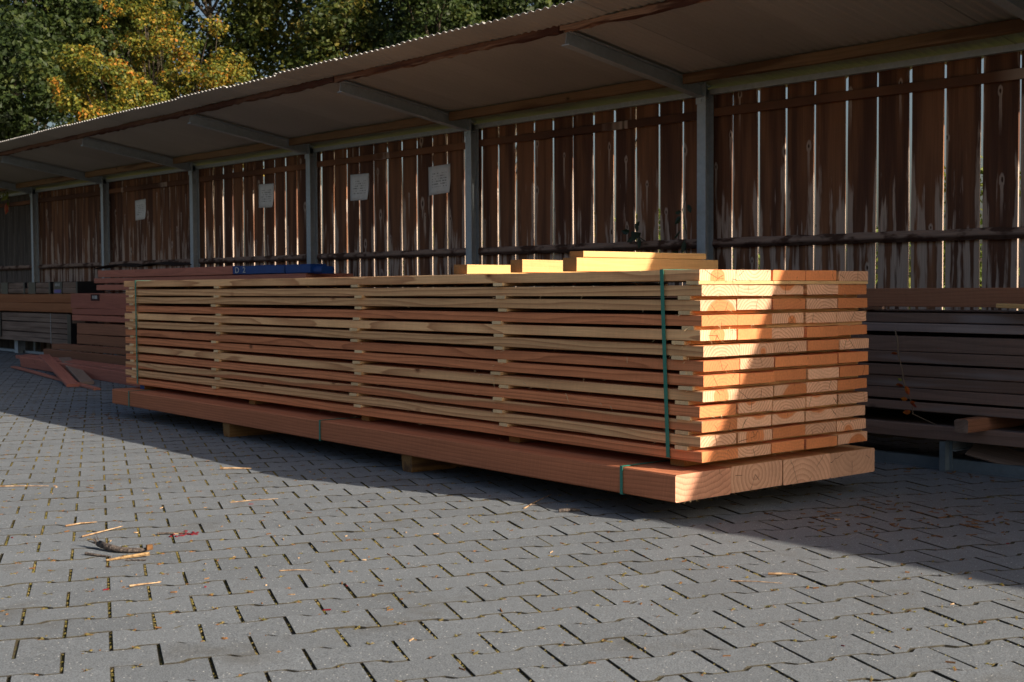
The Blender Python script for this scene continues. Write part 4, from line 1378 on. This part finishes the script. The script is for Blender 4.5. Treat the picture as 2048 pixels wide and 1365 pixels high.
gt = "trees behind the shed"
TREES = [  # column in the photograph, distance, height, crown radius, crown foot, leaves, count
    (-120, 34, 10.5, 3.2, 3.6, 'leaf_dark', 15000, "dark green tree at the far left edge behind the shed roof"),
    (60, 37, 12.0, 3.4, 4.4, 'leaf_dark', 20000, "dark green tree in the top left corner behind the golden tree"),
    (230, 39, 13.0, 3.4, 5.0, 'leaf_mid', 20000, "tall olive green tree standing behind the golden tree"),
    (430, 38, 13.0, 3.3, 5.2, 'leaf_mid', 12500, "olive green tree with orange sprays at the top of the picture"),
    (600, 40, 13.0, 3.2, 6.0, 'leaf_mid', 9500, "thin olive tree with bright sky showing through its crown"),
    (800, 36, 12.5, 3.2, 6.0, 'leaf_dark', 12500, "dark green tree behind the middle of the roof edge"),
    (1010, 34, 12.5, 3.2, 6.2, 'leaf_dark', 13000, "darkest green tree where the roof edge leaves the top of the picture"),
    (1250, 34, 12.5, 3.2, 6.5, 'leaf_dark', 10000, "dark green tree hidden behind the near part of the roof"),
    (-10, 28, 6.6, 1.9, 3.4, 'leaf_dark', 11000, "low dark green bushy tree left of the golden tree"),
    (690, 30, 8.4, 1.6, 5.0, 'leaf_mid', 8000, "small olive tree just above the roof edge right of the orange tinted tree"),
    (880, 29, 8.6, 1.6, 5.2, 'leaf_dark', 9000, "small dark green tree just above the middle of the roof edge"),
]
for (px_, D, h, rad, zb, mk, nl, lab) in TREES:
    d_ = ray_dir(px_) * D
    tree("broadleaf_tree", lab, d_.x, d_.y, h, rad, (h + zb) / 2, M[mk], nl, 0.125 if D > 32 else 0.095, gt, nclump=110, clump=0.62 if D > 32 else 0.42)
d_ = ray_dir(245) * 25.0
tree("golden_tree", "golden yellow autumn tree catching the sun behind the roof edge", d_.x, d_.y, 5.75, 1.55, 4.0, M['leaf_gold'], 26000, 0.056, gt, nclump=120, clump=0.25, trunk_r=0.09)
d_ = ray_dir(465) * 27
tree("golden_tree", "smaller orange tinted autumn tree right of the golden one", d_.x, d_.y, 6.3, 0.95, 4.6, M['leaf_gold'], 9000, 0.056, gt, nclump=55, clump=0.25, trunk_r=0.08)
d_ = ray_dir(395) * 28.5
tree("golden_tree", "yellow green autumn tree between the golden tree and the orange tinted one", d_.x, d_.y, 7.3, 1.0, 5.3, M['leaf_gold'], 6000, 0.058, gt, nclump=45, clump=0.25, trunk_r=0.07)
d_ = ray_dir(300) * 30
tree("golden_tree", "sparse orange crown high above the golden tree at the picture top", d_.x, d_.y, 8.2, 1.1, 6.9, M['leaf_gold'], 3800, 0.060, gt, nclump=40, clump=0.26, trunk_r=0.08)

# shrubs whose leaves show in the fence gaps
gsb = "shrubs behind the fence"
for (x, y, r_, h, lab) in ((-3.2, 8.9, 0.7, 1.9, "sunlit shrub glimpsed through the rightmost fence gaps"),
                           (-5.5, 9.3, 0.6, 1.3, "low sunlit shrub glimpsed through the fence gaps behind the dark timber pile"),
                           (-1.6, 10.6, 0.9, 2.6, "tall sunlit shrub glimpsed in the fence gaps at the right picture edge"),
                           (-6.9, 11.8, 1.0, 2.3, "sunlit shrub glimpsed through the fence gaps right of the nearest steel post"),
                           (-11.6, 12.2, 1.0, 2.1, "sunlit shrub glimpsed through the fence gaps between the two nearest steel posts"),
                           (-16.4, 12.4, 1.0, 2.0, "sunlit shrub glimpsed through the fence gaps below the pair of notices"),
                           (-8.9, 9.8, 0.7, 1.4, "low shrub glimpsed through the fence gaps above the far end of the plank stack")):
    t = thing("shrub", (x, y, -0.07), lab, "shrub", gsb)
    parts = [tube_data([(x, y, -0.07), (x + random.gauss(0, .2), y, h * 0.5), (x + random.gauss(0, .4), y, h * 0.9)], [0.02, 0.014, 0.005], 5) for _ in range(4)]
    V, F, I = merge(parts)
    add("stem", mesh("stem", V, F, M['trunk']), None, t)
    cc = np.column_stack([rng.normal(x, r_ * 0.5, 30), rng.normal(y, 0.25, 30), rng.uniform(0.3, h, 30)])
    add("foliage", leaves_mesh("foliage", cc, rng.uniform(0.12, 0.28, 30), 1900, 0.05, M['leaf_lime']), None, t)
